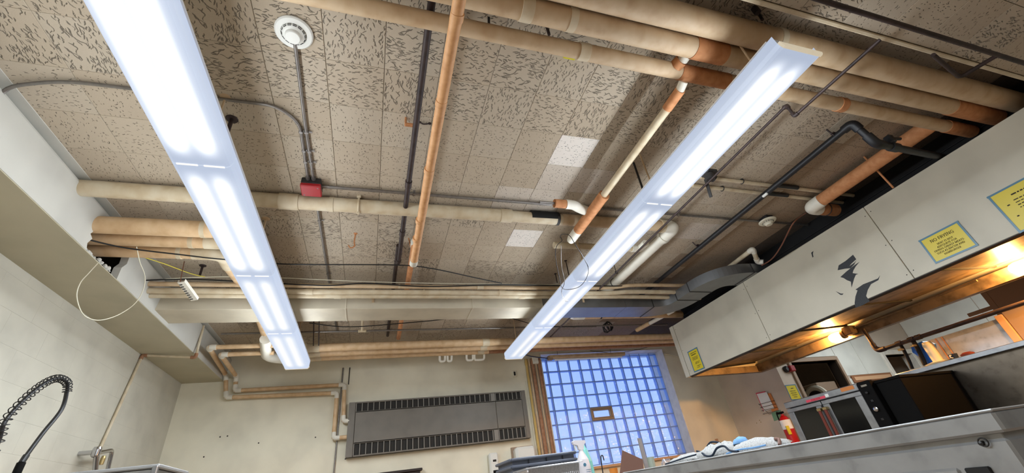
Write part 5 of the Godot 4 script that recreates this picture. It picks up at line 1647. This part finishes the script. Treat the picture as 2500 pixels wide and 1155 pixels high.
func counter() -> void:
	var t := thing("work_counter", "long stainless counter unit with a dented apron across the bottom right", "counter", Vector3(1.9, 0, -1.6))
	var st := begin()
	span(st, Vector3(1.5, 0.905, -2.62), Vector3(2.3, 0.955, -0.725), 0.006)
	span(st, Vector3(1.4975, 0.9525, -2.62), Vector3(2.303, 0.9595, -0.722), 0.0025)
	put("top", st, M.dull_steel, t)
	st = begin()
	span(st, Vector3(1.524, 0.88, -2.6), Vector3(2.28, 0.906, -0.748), 0.002)
	put("recess", st, M.dull_steel, t)
	st = begin()
	span(st, Vector3(1.518, 0.1, -2.6), Vector3(2.28, 0.892, -0.742), 0.006)
	put("body", st, M.dull_steel, t)
	st = begin()
	span(st, Vector3(1.512, 0.3, -2.2), Vector3(1.53, 0.838, -0.88), 0.006)
	put("door", st, M.dull_steel, t)
	st = begin()
	span(st, Vector3(1.511, 0.72, -0.868), Vector3(1.53, 0.836, -0.812), 0.003)
	put("slot", st, M.slot_dark, t)
	st = begin()
	var ring := []
	for k in 17:
		var a := TAU * k / 16.0
		ring.append(Vector3(1.512, 0.889 + 0.010 * sin(a), -0.79 + 0.010 * cos(a)))
	tube(st, ring, 0.0018, 8, false)
	lathe(st, Vector3(1.525, 0.887, -0.797), Vector3.LEFT, [[0.006, 0.0], [0.0055, 0.014], [0.0, 0.016]], 14)
	put("lock_ring", st, M.dark_steel, t)
	for q in [Vector3(1.56, 0, -2.55), Vector3(1.56, 0, -0.8), Vector3(2.24, 0, -2.55), Vector3(2.24, 0, -0.8)]:
		st = begin()
		lathe(st, q, Vector3.UP, [[0.0, 0.0], [0.03, 0.0], [0.028, 0.1], [0.0, 0.1]], 12)
		put("foot", st, M.steel, t)
	t = thing("prep_table", "steel table under the tub and bottles below the frame", "table", Vector3(1.6, 0, -3.2))
	st = begin()
	span(st, Vector3(0.8, 0.915, -3.7), Vector3(2.3, 0.95, -2.68), 0.006)
	put("table_top", st, M.dull_steel, t)
	for q in [Vector3(0.86, 0, -3.64), Vector3(0.86, 0, -2.74), Vector3(2.24, 0, -3.64), Vector3(2.24, 0, -2.74)]:
		st = begin()
		tube(st, [q, q + Vector3(0, 0.916, 0)], 0.02, 10)
		put("leg", st, M.steel, t)
	# grey bus tubs, one in the other
	for d in [[0.0, 0.155, "lower grey tub, on the table at the bottom of the frame"], [0.045, 0.155, "upper grey tub, stacked in the other at the bottom of the frame"]]:
		t = thing("bus_tub", d[2], "tub", Vector3(1.2, 0.951 + d[0], -3.4), "")
		var c := Vector3(1.225, 0.94 + d[0], -3.42)
		var prof := []
		st = begin()
		for k in 2:
			var y: float = [0.0, d[1]][k]
			prof.append([0.20 + 0.05 * k, 0.17 + 0.03 * k, y])
		for s in [-1, 1]:
			slab(st, c, Vector3(0, 0, 1), Vector3.UP, PackedVector2Array([Vector2(s * prof[0][1], 0), Vector2(s * prof[1][1], d[1]), Vector2(s * (prof[1][1] - 0.006), d[1]), Vector2(s * (prof[0][1] - 0.006), 0)]), Vector3(prof[1][0] - 0.006, 0, 0))
			slab(st, c, Vector3(0, 0, 1), Vector3.UP, PackedVector2Array([Vector2(s * prof[0][1], 0), Vector2(s * prof[1][1], d[1]), Vector2(s * (prof[1][1] - 0.006), d[1]), Vector2(s * (prof[0][1] - 0.006), 0)]), Vector3(-prof[1][0] + 0.006, 0, 0))
			slab(st, c + Vector3(0, 0, -0.19), Vector3.RIGHT, Vector3.UP, PackedVector2Array([Vector2(s * prof[0][0], 0), Vector2(s * prof[1][0], d[1]), Vector2(s * (prof[1][0] - 0.006), d[1]), Vector2(s * (prof[0][0] - 0.006), 0)]), Vector3(0, 0, 0.38))
		span(st, c + Vector3(-0.2, 0, -0.165), c + Vector3(0.2, 0.006, 0.165), 0.0)
		put("basin", st, M.tub_grey, t)
		st = begin()
		for s in [-1, 1]:
			box(st, c + Vector3(0, d[1], s * 0.208), Vector3(0.51, 0.02, 0.026), 0.006)
			box(st, c + Vector3(s * 0.253, d[1], 0), Vector3(0.026, 0.019, 0.42), 0.006)
		put("rim", st, M.tub_grey, t)
		for q in [-0.12, 0.02, 0.15]:
			st = begin()
			box(st, c + Vector3(q, d[1] - 0.03, 0.204), Vector3(0.006, 0.05, 0.01), 0.001)
			put("rib", st, M.tub_dark, t)
	# foil tray
	t = thing("foil_tray", "crinkled silver foil tray in front of the grey tubs", "tray", Vector3(1.22, 0.951, -2.85))
	st = begin()
	var cf := Vector3(1.10, 0.945, -2.86)
	for k in 26:
		var a := -0.16 + 0.0128 * k
		for s in [-1, 1]:
			box(st, cf + Vector3(a, 0.05, s * 0.115), Vector3(0.0075, 0.11, 0.006), 0.002, Basis.from_euler(Vector3(-0.25 * s, 0, 0)))
	for k in 18:
		for s in [-1, 1]:
			box(st, cf + Vector3(s * 0.165, 0.05, -0.11 + 0.0128 * k), Vector3(0.006, 0.11, 0.0075), 0.002, Basis.from_euler(Vector3(0, 0, -0.25 * s)))
	put("pleats", st, M.foil, t)
	st = begin()
	for s in [-1, 1]:
		slab(st, cf + Vector3(-0.17, 0, 0), Vector3.BACK, Vector3.UP, PackedVector2Array([Vector2(s * 0.10, 0), Vector2(s * 0.125, 0.105), Vector2(s * 0.122, 0.105), Vector2(s * 0.097, 0)]), Vector3(0.34, 0, 0))
		box(st, cf + Vector3(0, 0.108, s * 0.132), Vector3(0.384, 0.008, 0.02), 0.003)
		box(st, cf + Vector3(s * 0.182, 0.108, 0), Vector3(0.02, 0.0075, 0.24), 0.003)
	span(st, cf + Vector3(-0.16, 0, -0.1), cf + Vector3(0.16, 0.003, 0.1), 0.0)
	put("tray", st, M.foil, t)
	# spray bottle
	t = thing("spray_bottle", "white trigger spray bottle standing in front of the window", "bottle", Vector3(1.47, 0.951, -3.15))
	var b := Vector3(1.50, 0.951, -3.15)
	st = begin()
	lathe(st, b, Vector3.UP, [[0.0, 0.0], [0.045, 0.0], [0.048, 0.02], [0.048, 0.09], [0.043, 0.13], [0.026, 0.165], [0.016, 0.185], [0.015, 0.2], [0.0, 0.2]], 20)
	put("body", st, M.spray_white, t)
	st = begin()
	slab(st, b + Vector3(0.03, 0.196, -0.014), Vector3.LEFT, Vector3.UP, PackedVector2Array([Vector2(0.01, 0), Vector2(0.048, 0), Vector2(0.055, 0.03), Vector2(0.085, 0.04), Vector2(0.092, 0.058), Vector2(0.07, 0.066), Vector2(-0.012, 0.06), Vector2(-0.016, 0.045), Vector2(0.004, 0.03)]), Vector3(0, 0, 0.028))
	put("trigger_head", st, M.spray_white, t)
	run(t, "trigger", [b + Vector3(-0.04, 0.24, 0), b + Vector3(-0.045, 0.215, 0), b + Vector3(-0.035, 0.195, 0)], 0.006, M.white_plastic, 0.01, 8)
	st = begin()
	lathe(st, b + Vector3(-0.012, 0.095, 0.0455), Vector3.BACK, [[0.0, 0.002], [0.011, 0.002], [0.012, 0.0]], 16)
	put("round_emblem", st, M.sign_tape, t)
	st = begin()
	for k in 3:
		box(st, b + Vector3(0.012, 0.062 - 0.012 * k, 0.0475), Vector3(0.045, 0.003, 0.001), 0.0)
	put("print", st, M.sign_tape, t)
	st = begin()
	lathe(st, Vector3(1.585, 0.951, -3.28), Vector3.UP, [[0.0, 0.0], [0.05, 0.0], [0.052, 0.02], [0.05, 0.12], [0.03, 0.2], [0.016, 0.23], [0.014, 0.26], [0.0, 0.262]], 20)
	tag(put("teal_bottle", st, M.teal_plastic), "teal green plastic bottle just behind the spray bottle", "bottle")
	st = begin()
	box(st, Vector3(1.50, 1.03, -3.5), Vector3(0.13, 0.155, 0.05), 0.01)
	tag(put("yellow_pack", st, M.yellow_plastic), "yellow-green pack behind the spray bottle and tubs", "package")
	# thermometer hook, orange cup, brown card, upright stick, cups
	st = begin()
	tube(st, curve([Vector3(1.535, 0.951, -2.95), Vector3(1.54, 1.02, -2.95), Vector3(1.548, 1.075, -2.95), Vector3(1.563, 1.08, -2.95), Vector3(1.566, 1.05, -2.95)]), 0.004, 8)
	tag(put("wire_hook", st, M.dark_steel), "dark hooked wire standing between the teal bottle and the brown card", "hook")
	st = begin()
	lathe(st, Vector3(1.605, 0.951, -2.92), Vector3.UP, [[0.0, 0.0], [0.026, 0.0], [0.03, 0.045], [0.027, 0.045], [0.023, 0.006], [0.0, 0.006]], 16)
	tag(put("orange_cup", st, M.orange_plastic), "small orange cup left of the brown card", "cup")
	st = begin()
	slab(st, Vector3(0, 0, -2.84), Vector3.RIGHT, Vector3.UP, PackedVector2Array([Vector2(1.60, 0.951), Vector2(1.79, 0.951), Vector2(1.805, 1.02), Vector2(1.665, 1.092)]), Vector3(0, 0, -0.004))
	tag(put("brown_card", st, M.card_brown), "brown pointed piece of cardboard leaning up in front of the window", "card")
	st = begin()
	slab(st, Vector3(0, 0, -2.88), Vector3.RIGHT, Vector3.UP, PackedVector2Array([Vector2(1.835, 0.951), Vector2(1.862, 0.951), Vector2(1.862, 1.155), Vector2(1.836, 1.158)]), Vector3(0, 0, -0.012))
	tag(put("upright_stick", st, M.stick_grey), "flat grey-brown stick standing upright beside the brown card", "stick")
	st = begin()
	lathe(st, Vector3(1.90, 0.951, -2.92), Vector3.UP, [[0.0, 0.0], [0.036, 0.0], [0.042, 0.08], [0.039, 0.08], [0.033, 0.006], [0.0, 0.006]], 18)
	tag(put("frosted_cup", st, M.frosted), "frosted grey-green cup right of the upright stick", "cup")
	st = begin()
	blob(st, Vector3(2.03, 0.951, -2.9), Vector3(0.05, 0.055, 0.04), 3, 0.25)
	tag(put("plastic_wrap", st, M.pane), "crumpled clear plastic right of the frosted cup", "wrap")
	# quilted mitts and towels on the counter
	st = begin()
	blob(st, Vector3(1.72, 0.957, -2.24), Vector3(0.085, 0.042, 0.16), 11, 0.12)
	t = thing("oven_mitt", "leftmost of the quilted white oven mitts on the counter", "oven mitt", Vector3(1.72, 0.957, -2.24))
	put("mitt", st, M.quilt, t)
	run(t, "piping", curve([Vector3(1.64, 0.966, -2.36), Vector3(1.632, 0.972, -2.26), Vector3(1.635, 0.98, -2.16), Vector3(1.65, 0.985, -2.08)]), 0.0038, M.piping_blue, 0.0, 8)
	t = thing("oven_mitt", "middle, bunched-up quilted oven mitt with dark blue edging on the counter", "oven mitt", Vector3(1.72, 0.957, -2.0))
	st = begin()
	blob(st, Vector3(1.73, 0.957, -1.99), Vector3(0.10, 0.062, 0.15), 17, 0.2)
	put("mitt", st, M.quilt, t)
	run(t, "piping", curve([Vector3(1.66, 1.0, -2.08), Vector3(1.645, 0.99, -2.03), Vector3(1.632, 0.972, -1.99), Vector3(1.63, 0.968, -1.94), Vector3(1.64, 0.995, -1.9), Vector3(1.65, 0.998, -1.86), Vector3(1.64, 0.975, -1.82), Vector3(1.63, 0.965, -1.76)]), 0.005, M.piping_blue, 0.0, 8)
	run(t, "loop", curve([Vector3(1.72, 1.015, -2.06), Vector3(1.725, 1.03, -2.03), Vector3(1.73, 1.025, -1.99), Vector3(1.74, 1.01, -1.96)]), 0.005, M.piping_blue, 0.0, 8)
	st = begin()
	blob(st, Vector3(1.76, 1.0, -1.86), Vector3(0.03, 0.028, 0.04), 23, 0.2)
	put("blue_lining", st, M.cloth_blue, t)
	t = thing("oven_mitt", "rightmost, long flat quilted oven mitt on the counter", "oven mitt", Vector3(1.73, 0.957, -1.75))
	st = begin()
	blob(st, Vector3(1.74, 0.957, -1.74), Vector3(0.09, 0.05, 0.16), 29, 0.1)
	put("mitt", st, M.quilt, t)
	run(t, "piping", curve([Vector3(1.64, 0.965, -1.85), Vector3(1.638, 0.972, -1.76), Vector3(1.645, 0.97, -1.68), Vector3(1.66, 0.972, -1.62)]), 0.0035, M.cloth_blue, 0.0, 8)
	run(t, "cuff", curve([Vector3(1.72, 0.99, -1.615), Vector3(1.72, 0.985, -1.595), Vector3(1.70, 0.965, -1.585)]), 0.007, M.card_brown, 0.0, 8)
	st = begin()
	slab(st, Vector3(2.125, 1.067, -2.45), Vector3.RIGHT, Vector3.UP, PackedVector2Array([Vector2(0, 0), Vector2(0.022, 0), Vector2(0.022, -0.1), Vector2(0, -0.1)]), Vector3(0, 0, -0.006))
	tag(put("wooden_spoon", st, M.wood_trim), "dark wooden utensil end sticking up behind the quilted oven mitts", "utensil")


# a soft lump with a flat underside
func blob(st: SurfaceTool, c: Vector3, s: Vector3, seed_: int, rough: float) -> void:
	var n := FastNoiseLite.new()
	n.seed = seed_
	n.frequency = 0.9
	var at := func(i: int, j: int) -> Vector3:
		var a := TAU * (i % 24) / 24.0
		var b := PI * j / 12.0
		var d := Vector3(sin(b) * cos(a), cos(b), sin(b) * sin(a))
		var r := 1.0 + rough * n.get_noise_3dv(d * 2.2) * 2.0
		var p := d * r
		p.y = maxf(p.y, 0.0)
		return c + p * s
	for i in 24:
		for j in 12:
			var p0: Vector3 = at.call(i, j)
			var p1: Vector3 = at.call(i + 1, j)
			var p2: Vector3 = at.call(i + 1, j + 1)
			var p3: Vector3 = at.call(i, j + 1)
			var k := Vector3(1 / s.x, 1 / s.y, 1 / s.z)
			tri(st, p0, p1, p2, ((p0 - c) * k * k).normalized(), ((p1 - c) * k * k).normalized(), ((p2 - c) * k * k).normalized(), Vector2(p0.x, p0.z), Vector2(p1.x, p1.z), Vector2(p2.x, p2.z))
			tri(st, p0, p2, p3, ((p0 - c) * k * k).normalized(), ((p2 - c) * k * k).normalized(), ((p3 - c) * k * k).normalized(), Vector2(p0.x, p0.z), Vector2(p2.x, p2.z), Vector2(p3.x, p3.z))


# ---------------------------------------------------------------- back and left walls
func heater() -> void:
	var lo := Vector3(-0.295, 1.61, -6.5)
	var hi := Vector3(2.285, 2.292, -6.40)
	var t := thing("wall_heater", "long dark grey convector heater with slotted grilles on the back wall", "heater", Vector3(1.0, lo.y, -6.45))
	var st := begin()
	span(st, lo, Vector3(hi.x, hi.y, hi.z - 0.022), 0.004)
	put("body", st, M.heater_dark, t)
	for r in [[lo.x, -0.21], [-0.206, 1.79], [1.794, 2.215], [2.219, hi.x]]:
		st = begin()
		var wide: bool = r[1] - r[0] > 0.2
		span(st, Vector3(r[0], lo.y + (0.155 if wide else 0.0), hi.z - 0.025), Vector3(r[1], hi.y - (0.125 if wide else 0.0), hi.z), 0.004)
		put("front_panel", st, M.heater_grey, t)
	for r in [[-0.206, 1.79, 26], [1.794, 2.215, 6]]:
		for band in [[lo.y + 0.018, lo.y + 0.153], [hi.y - 0.123, hi.y - 0.018]]:
			st = begin()
			span(st, Vector3(r[0], band[0] - 0.018, hi.z - 0.025), Vector3(r[1], band[0], hi.z), 0.003)
			span(st, Vector3(r[0], band[1], hi.z - 0.025), Vector3(r[1], band[1] + 0.018, hi.z), 0.003)
			var g := put("grille", st, M.heater_grey, t)
			for k in r[2] + 1:
				var q: float = lerpf(r[0] + 0.006, r[1] - 0.006, float(k) / r[2])
				if r[2] == 26 and k == 26:
					q -= 0.03
				st = begin()
				span(st, Vector3(q - (0.03 if r[2] == 26 and k == 26 else 0.006), band[0], hi.z - 0.018), Vector3(q + 0.006 + (0.03 if r[2] == 26 and k == 26 else 0.0), band[1], hi.z - 0.001), 0.001)
				put("bar", st, M.heater_bar, g)


func back_wall_things() -> void:
	var st := begin()
	heater()
	st = begin()
	tube(st, [Vector3(-0.42, 2.8, -6.485), Vector3(-0.42, 0.3, -6.485)], 0.010, 8)
	for y in [2.55, 1.4]:
		box(st, Vector3(-0.42, y, -6.49), Vector3(0.05, 0.02, 0.018), 0.003)
	tag(put("conduit", st, M.conduit), "thin grey conduit running down the back wall left of the heater", "conduit")
	st = begin()
	tube(st, [Vector3(-0.33, 2.8, -6.49), Vector3(-0.33, 2.56, -6.49)], 0.006, 8)
	tag(put("black_cable", st, M.black_cable), "short black cable on the back wall above the inner heater pipe", "cable")
	var t := thing("thermostat", "small cream thermostat on the back wall above the right end of the heater", "thermostat", Vector3(2.18, 2.53, -6.48))
	st = begin()
	span(st, Vector3(2.145, 2.525, -6.5), Vector3(2.215, 2.625, -6.475), 0.006)
	put("cover", st, M.detector_cream, t)
	st = begin()
	span(st, Vector3(2.165, 2.545, -6.476), Vector3(2.195, 2.605, -6.47), 0.002)
	put("slot", st, M.slot_dark, t)
	t = thing("soap_dispenser", "tall white dispenser with a small display below the heater", "dispenser", Vector3(1.69, 1.2, -6.45))
	st = begin()
	span(st, Vector3(1.62, 1.18, -6.5), Vector3(1.755, 1.47, -6.40), 0.02)
	put("body", st, M.white_plastic, t)
	st = begin()
	span(st, Vector3(1.668, 1.355, -6.402), Vector3(1.718, 1.382, -6.396), 0.002)
	put("display", st, M.heater_dark, t)
	st = begin()
	span(st, Vector3(1.66, 1.18, -6.402), Vector3(1.74, 1.25, -6.394), 0.003)
	put("nozzle", st, M.oven_black, t)
	t = thing("towel_dispenser", "rounded white paper towel dispenser on the back wall beside the vertical pipes", "dispenser", Vector3(2.16, 1.1, -6.4))
	st = begin()
	span(st, Vector3(2.0, 1.15, -6.5), Vector3(2.31, 1.50, -6.33), 0.035)
	put("cover", st, M.white_plastic, t)
	st = begin()
	span(st, Vector3(1.975, 1.15, -6.5), Vector3(2.32, 1.515, -6.47), 0.004)
	put("back_plate", st, M.frame_tan, t)
	t = thing("notice_cabinet", "dark brown wooden cabinet top at the bottom of the back wall under the heater", "cabinet", Vector3(0.25, 0.4, -6.4))
	st = begin()
	span(st, Vector3(-0.25, 0.4, -6.498), Vector3(0.66, 1.36, -6.42), 0.006)
	put("body", st, M.dark_wood, t)
	st = begin()
	span(st, Vector3(-0.28, 1.36, -6.498), Vector3(0.69, 1.392, -6.40), 0.006)
	put("cornice", st, M.dark_wood, t)
	var plugs := {"left one of the two close screw holes in the bare back wall": Vector3(-1.795, 2.01, -6.5), "right one of the two close screw holes in the bare back wall": Vector3(-1.716, 2.013, -6.5), "lone screw hole midway between the close pair and the conduit": Vector3(-1.35, 1.898, -6.5), "screw hole in the back wall nearest the conduit, left of it": Vector3(-0.689, 1.903, -6.5), "lowest screw hole in the back wall, nearest the left corner": Vector3(-1.921, 1.799, -6.5), "screw hole just below the left end of the heater": Vector3(-0.296, 1.607, -6.5)}
	for said in plugs:
		st = begin()
		lathe(st, plugs[said], Vector3.BACK, [[0.009, 0.0], [0.006, 0.004], [0.0, 0.004]], 8)
		tag(put("wall_plug", st, M.dark_wood), said, "wall plug", "wall plugs left of the heater")


func left_things() -> void:
	var st := begin()
	# pipe across the beam and down the left wall
	var t := thing("water_pipe", "thin pale pipe crossing the beam soffit and running down the left wall to the faucet", "pipe", Vector3(-2.3, 1.7, -5.2))
	var p := [Vector3(-1.86, 2.994, -5.244), Vector3(-1.868, 2.643, -5.287), Vector3(-2.352, 2.685, Vector3(-2.35, 2.643, -5.278).z), Vector3(-2.352, 1.777, -5.111)]
	run(t, "pipe_section", p, 0.0125, M.cream_pipe, 0.04, 10)
	elbows(t, p, 0.018, M.dull_brown, 0.045, 0.035)
	# chrome filler faucet
	t = thing("filler_faucet", "chrome vacuum breaker faucet at the wall behind the dishwasher", "faucet", Vector3(-2.25, 1.5, -4.95))
	var a: Vector3 = Vector3(-2.25, 1.564, -4.937)
	var b: Vector3 = Vector3(-2.25, 1.72, -4.85)
	st = begin()
	tube(st, [a + Vector3(0, -0.3, 0), a, b], 0.02, 14)
	lathe(st, b, Vector3.UP, [[0.02, -0.06], [0.03, -0.05], [0.032, 0.0], [0.026, 0.02], [0.0, 0.022]], 16)
	put("riser", st, M.chrome, t)
	run(t, "spout", [b + Vector3(0, -0.03, 0), Vector3(-2.25, 1.745, -5.099), Vector3(-2.25, 1.58, -5.138), Vector3(-2.25, 1.58, -5.138) + Vector3(0, -0.15, 0)], 0.017, M.chrome, 0.04, 12)
	run(t, "wall_elbow", [b + Vector3(0, -0.02, 0), b + Vector3(-0.12, -0.02, 0)], 0.018, M.chrome)
	st = begin()
	lathe(st, Vector3(-2.25, 1.616, -4.993), Vector3.UP, [[0.0, 0.0], [0.016, 0.0], [0.018, 0.05], [0.013, 0.07], [0.0, 0.07]], 14)
	put("valve", st, M.brass, t)
	# pre-rinse sprayer: riser, spring, hose, spray head
	t = thing("rinse_sprayer", "pre-rinse sprayer with a coiled spring arch at the bottom left", "sprayer", Vector3(-1.95, 1.0, -3.3))
	var arch := curve([Vector3(-1.95, 1.2, -3.16), Vector3(-1.95, 1.505, -3.211), Vector3(-1.95, 1.636, -3.189), Vector3(-1.95, 1.771, -3.255), Vector3(-1.95, 1.88, -3.346), Vector3(-1.95, 1.942, -3.449), Vector3(-1.95, 1.941, -3.556), Vector3(-1.95, 1.889, -3.596)], 10)
	st = begin()
	tube(st, arch, 0.010, 10)
	put("inner_hose", st, M.dark_steel, t)
	var f := frames(arch)
	var coil := []
	var turns := 30.0
	for k in int(turns * 12):
		var s := float(k) / (turns * 12) * (arch.size() - 1.001)
		var i := int(s)
		var w := s - i
		var q: Vector3 = arch[i].lerp(arch[i + 1], w)
		var n: Vector3 = f[i][1].lerp(f[i + 1][1], w).normalized()
		var m: Vector3 = f[i][2].lerp(f[i + 1][2], w).normalized()
		var ang := TAU * k / 12.0
		coil.append(q + (n * cos(ang) + m * sin(ang)) * 0.023)
	st = begin()
	tube(st, coil, 0.0028, 6)
	put("spring", st, M.dark_steel, t)
	run(t, "hose", curve([Vector3(-1.95, 1.896, -3.591), Vector3(-1.95, 1.784, -3.615), Vector3(-1.95, 1.631, -3.536), Vector3(-1.95, 1.485, -3.471)]), 0.0115, M.dark_steel, 0.0, 10)
	run(t, "ferrule", [Vector3(-1.95, 1.499, -3.476), Vector3(-1.95, 1.458, -3.462)], 0.0155, M.dark_steel, 0.0, 12)
	run(t, "spray_head", [Vector3(-1.95, 1.458, -3.462), Vector3(-1.95, 1.405, -3.459), Vector3(-1.95, 1.344, -3.47)], 0.02, M.oven_black, 0.02, 12)
	run(t, "riser", [Vector3(-1.95, 1.22, -3.16), Vector3(-1.95, 0.95, -3.15), Vector3(-2.37, 0.95, -3.15)], 0.016, M.chrome, 0.05, 12)
	# stainless dishwasher
	t = thing("dishwasher", "stainless dishwasher top at the bottom left of the frame", "dishwasher", Vector3(-1.85, 0, -3.86))
	st = begin()
	span(st, Vector3(-2.33, 0.15, -4.13), Vector3(-1.32, 1.375, -3.60), 0.008)
	put("body", st, M.steel, t)
	st = begin()
	span(st, Vector3(-2.35, 1.372, -4.15), Vector3(-1.30, 1.396, -3.585), 0.006)
	put("top", st, M.dull_steel, t)
	st = begin()
	span(st, Vector3(-1.335, 0.3, -3.605), Vector3(-1.303, 1.385, -3.575), 0.005)
	put("corner_post", st, M.steel, t)
	st = begin()
	span(st, Vector3(-2.30, 0.6, -3.602), Vector3(-1.38, 1.33, -3.588), 0.006)
	put("door", st, M.steel, t)
	for q in [Vector3(-2.25, 0, -4.05), Vector3(-2.25, 0, -3.66), Vector3(-1.4, 0, -4.05), Vector3(-1.4, 0, -3.66)]:
		st = begin()
		lathe(st, q, Vector3.UP, [[0.0, 0.0], [0.03, 0.0], [0.025, 0.16], [0.0, 0.16]], 12)
		put("foot", st, M.steel, t)


# ---------------------------------------------------------------- smoke detectors
func detectors() -> void:
	for d in [[Vector3(-0.462, 3.03, -1.40), 0.089, 0.0, "large round smoke detector on the ceiling at the top left"], [Vector3(3.84, 2.99, -2.57), 0.085, 1.0, "cream smoke detector on the far conduit below the orange-brown pipe"]]:
		var c: Vector3 = d[0]
		var t := thing("smoke_detector", d[3], "smoke detector", c - Vector3(0, 0.05, 0))
		var m: Material = M.white_plastic if d[2] == 0.0 else M.detector_cream
		var st := begin()
		lathe(st, c, Vector3.DOWN, [[0.0, -0.012], [d[1] * 0.8, -0.012], [d[1], -0.004], [d[1], 0.002], [d[1] * 0.93, 0.009], [d[1] * 0.68, 0.012], [d[1] * 0.66, 0.010], [d[1] * 0.62, 0.010]], 40)
		put("base", st, m, t)
		st = begin()
		lathe(st, c, Vector3.DOWN, [[d[1] * 0.64, 0.008], [d[1] * 0.62, 0.018], [d[1] * 0.5, 0.026], [d[1] * 0.42, 0.028]], 40)
		put("head", st, m, t)
		st = begin()
		lathe(st, c, Vector3.DOWN, [[d[1] * 0.44, 0.02], [d[1] * 0.40, 0.042], [d[1] * 0.36, 0.046], [0.0, 0.047]], 40)
		put("cap", st, m, t)
		for k in 14:
			var a := TAU * k / 14.0
			var r := Vector3(cos(a), 0, sin(a))
			st = begin()
			for h in [0.014, 0.020]:
				box(st, c + r * d[1] * (0.625 - (h - 0.014) * 5.5) + Vector3(0, -h, 0), Vector3(0.003, 0.0035, d[1] * 0.2), 0.0005, Basis(r, Vector3.UP, r.cross(Vector3.UP)))
			put("vent_slot", st, M.slot_dark, t)
		if d[2] > 0.0:
			st = begin()
			box(st, c + Vector3(0, 0.028, 0), Vector3(0.10, 0.045, 0.10), 0.006)
			put("mounting_box", st, M.soot_metal, t)


func _ready() -> void:
	camera_and_light()
	make_materials()
	light_row("left long fluorescent light, passing out of the top of the frame", -0.875, -0.69, 4, 2.525, [1.8, 1.5, 1.15, 1.0], 1.75)
	light_row("right long fluorescent light, its near end showing below the top pipes", 1.868, -0.69, 4, 2.525, [1.65, 1.35, 1.1, 0.97], 1.75)
	ceiling()
	shell()
	window()
	ceiling_pipes()
	left_pipes()
	back_pipes()
	window_pipes()
	hood()
	range_side()
	counter()
	back_wall_things()
	left_things()
	detectors()
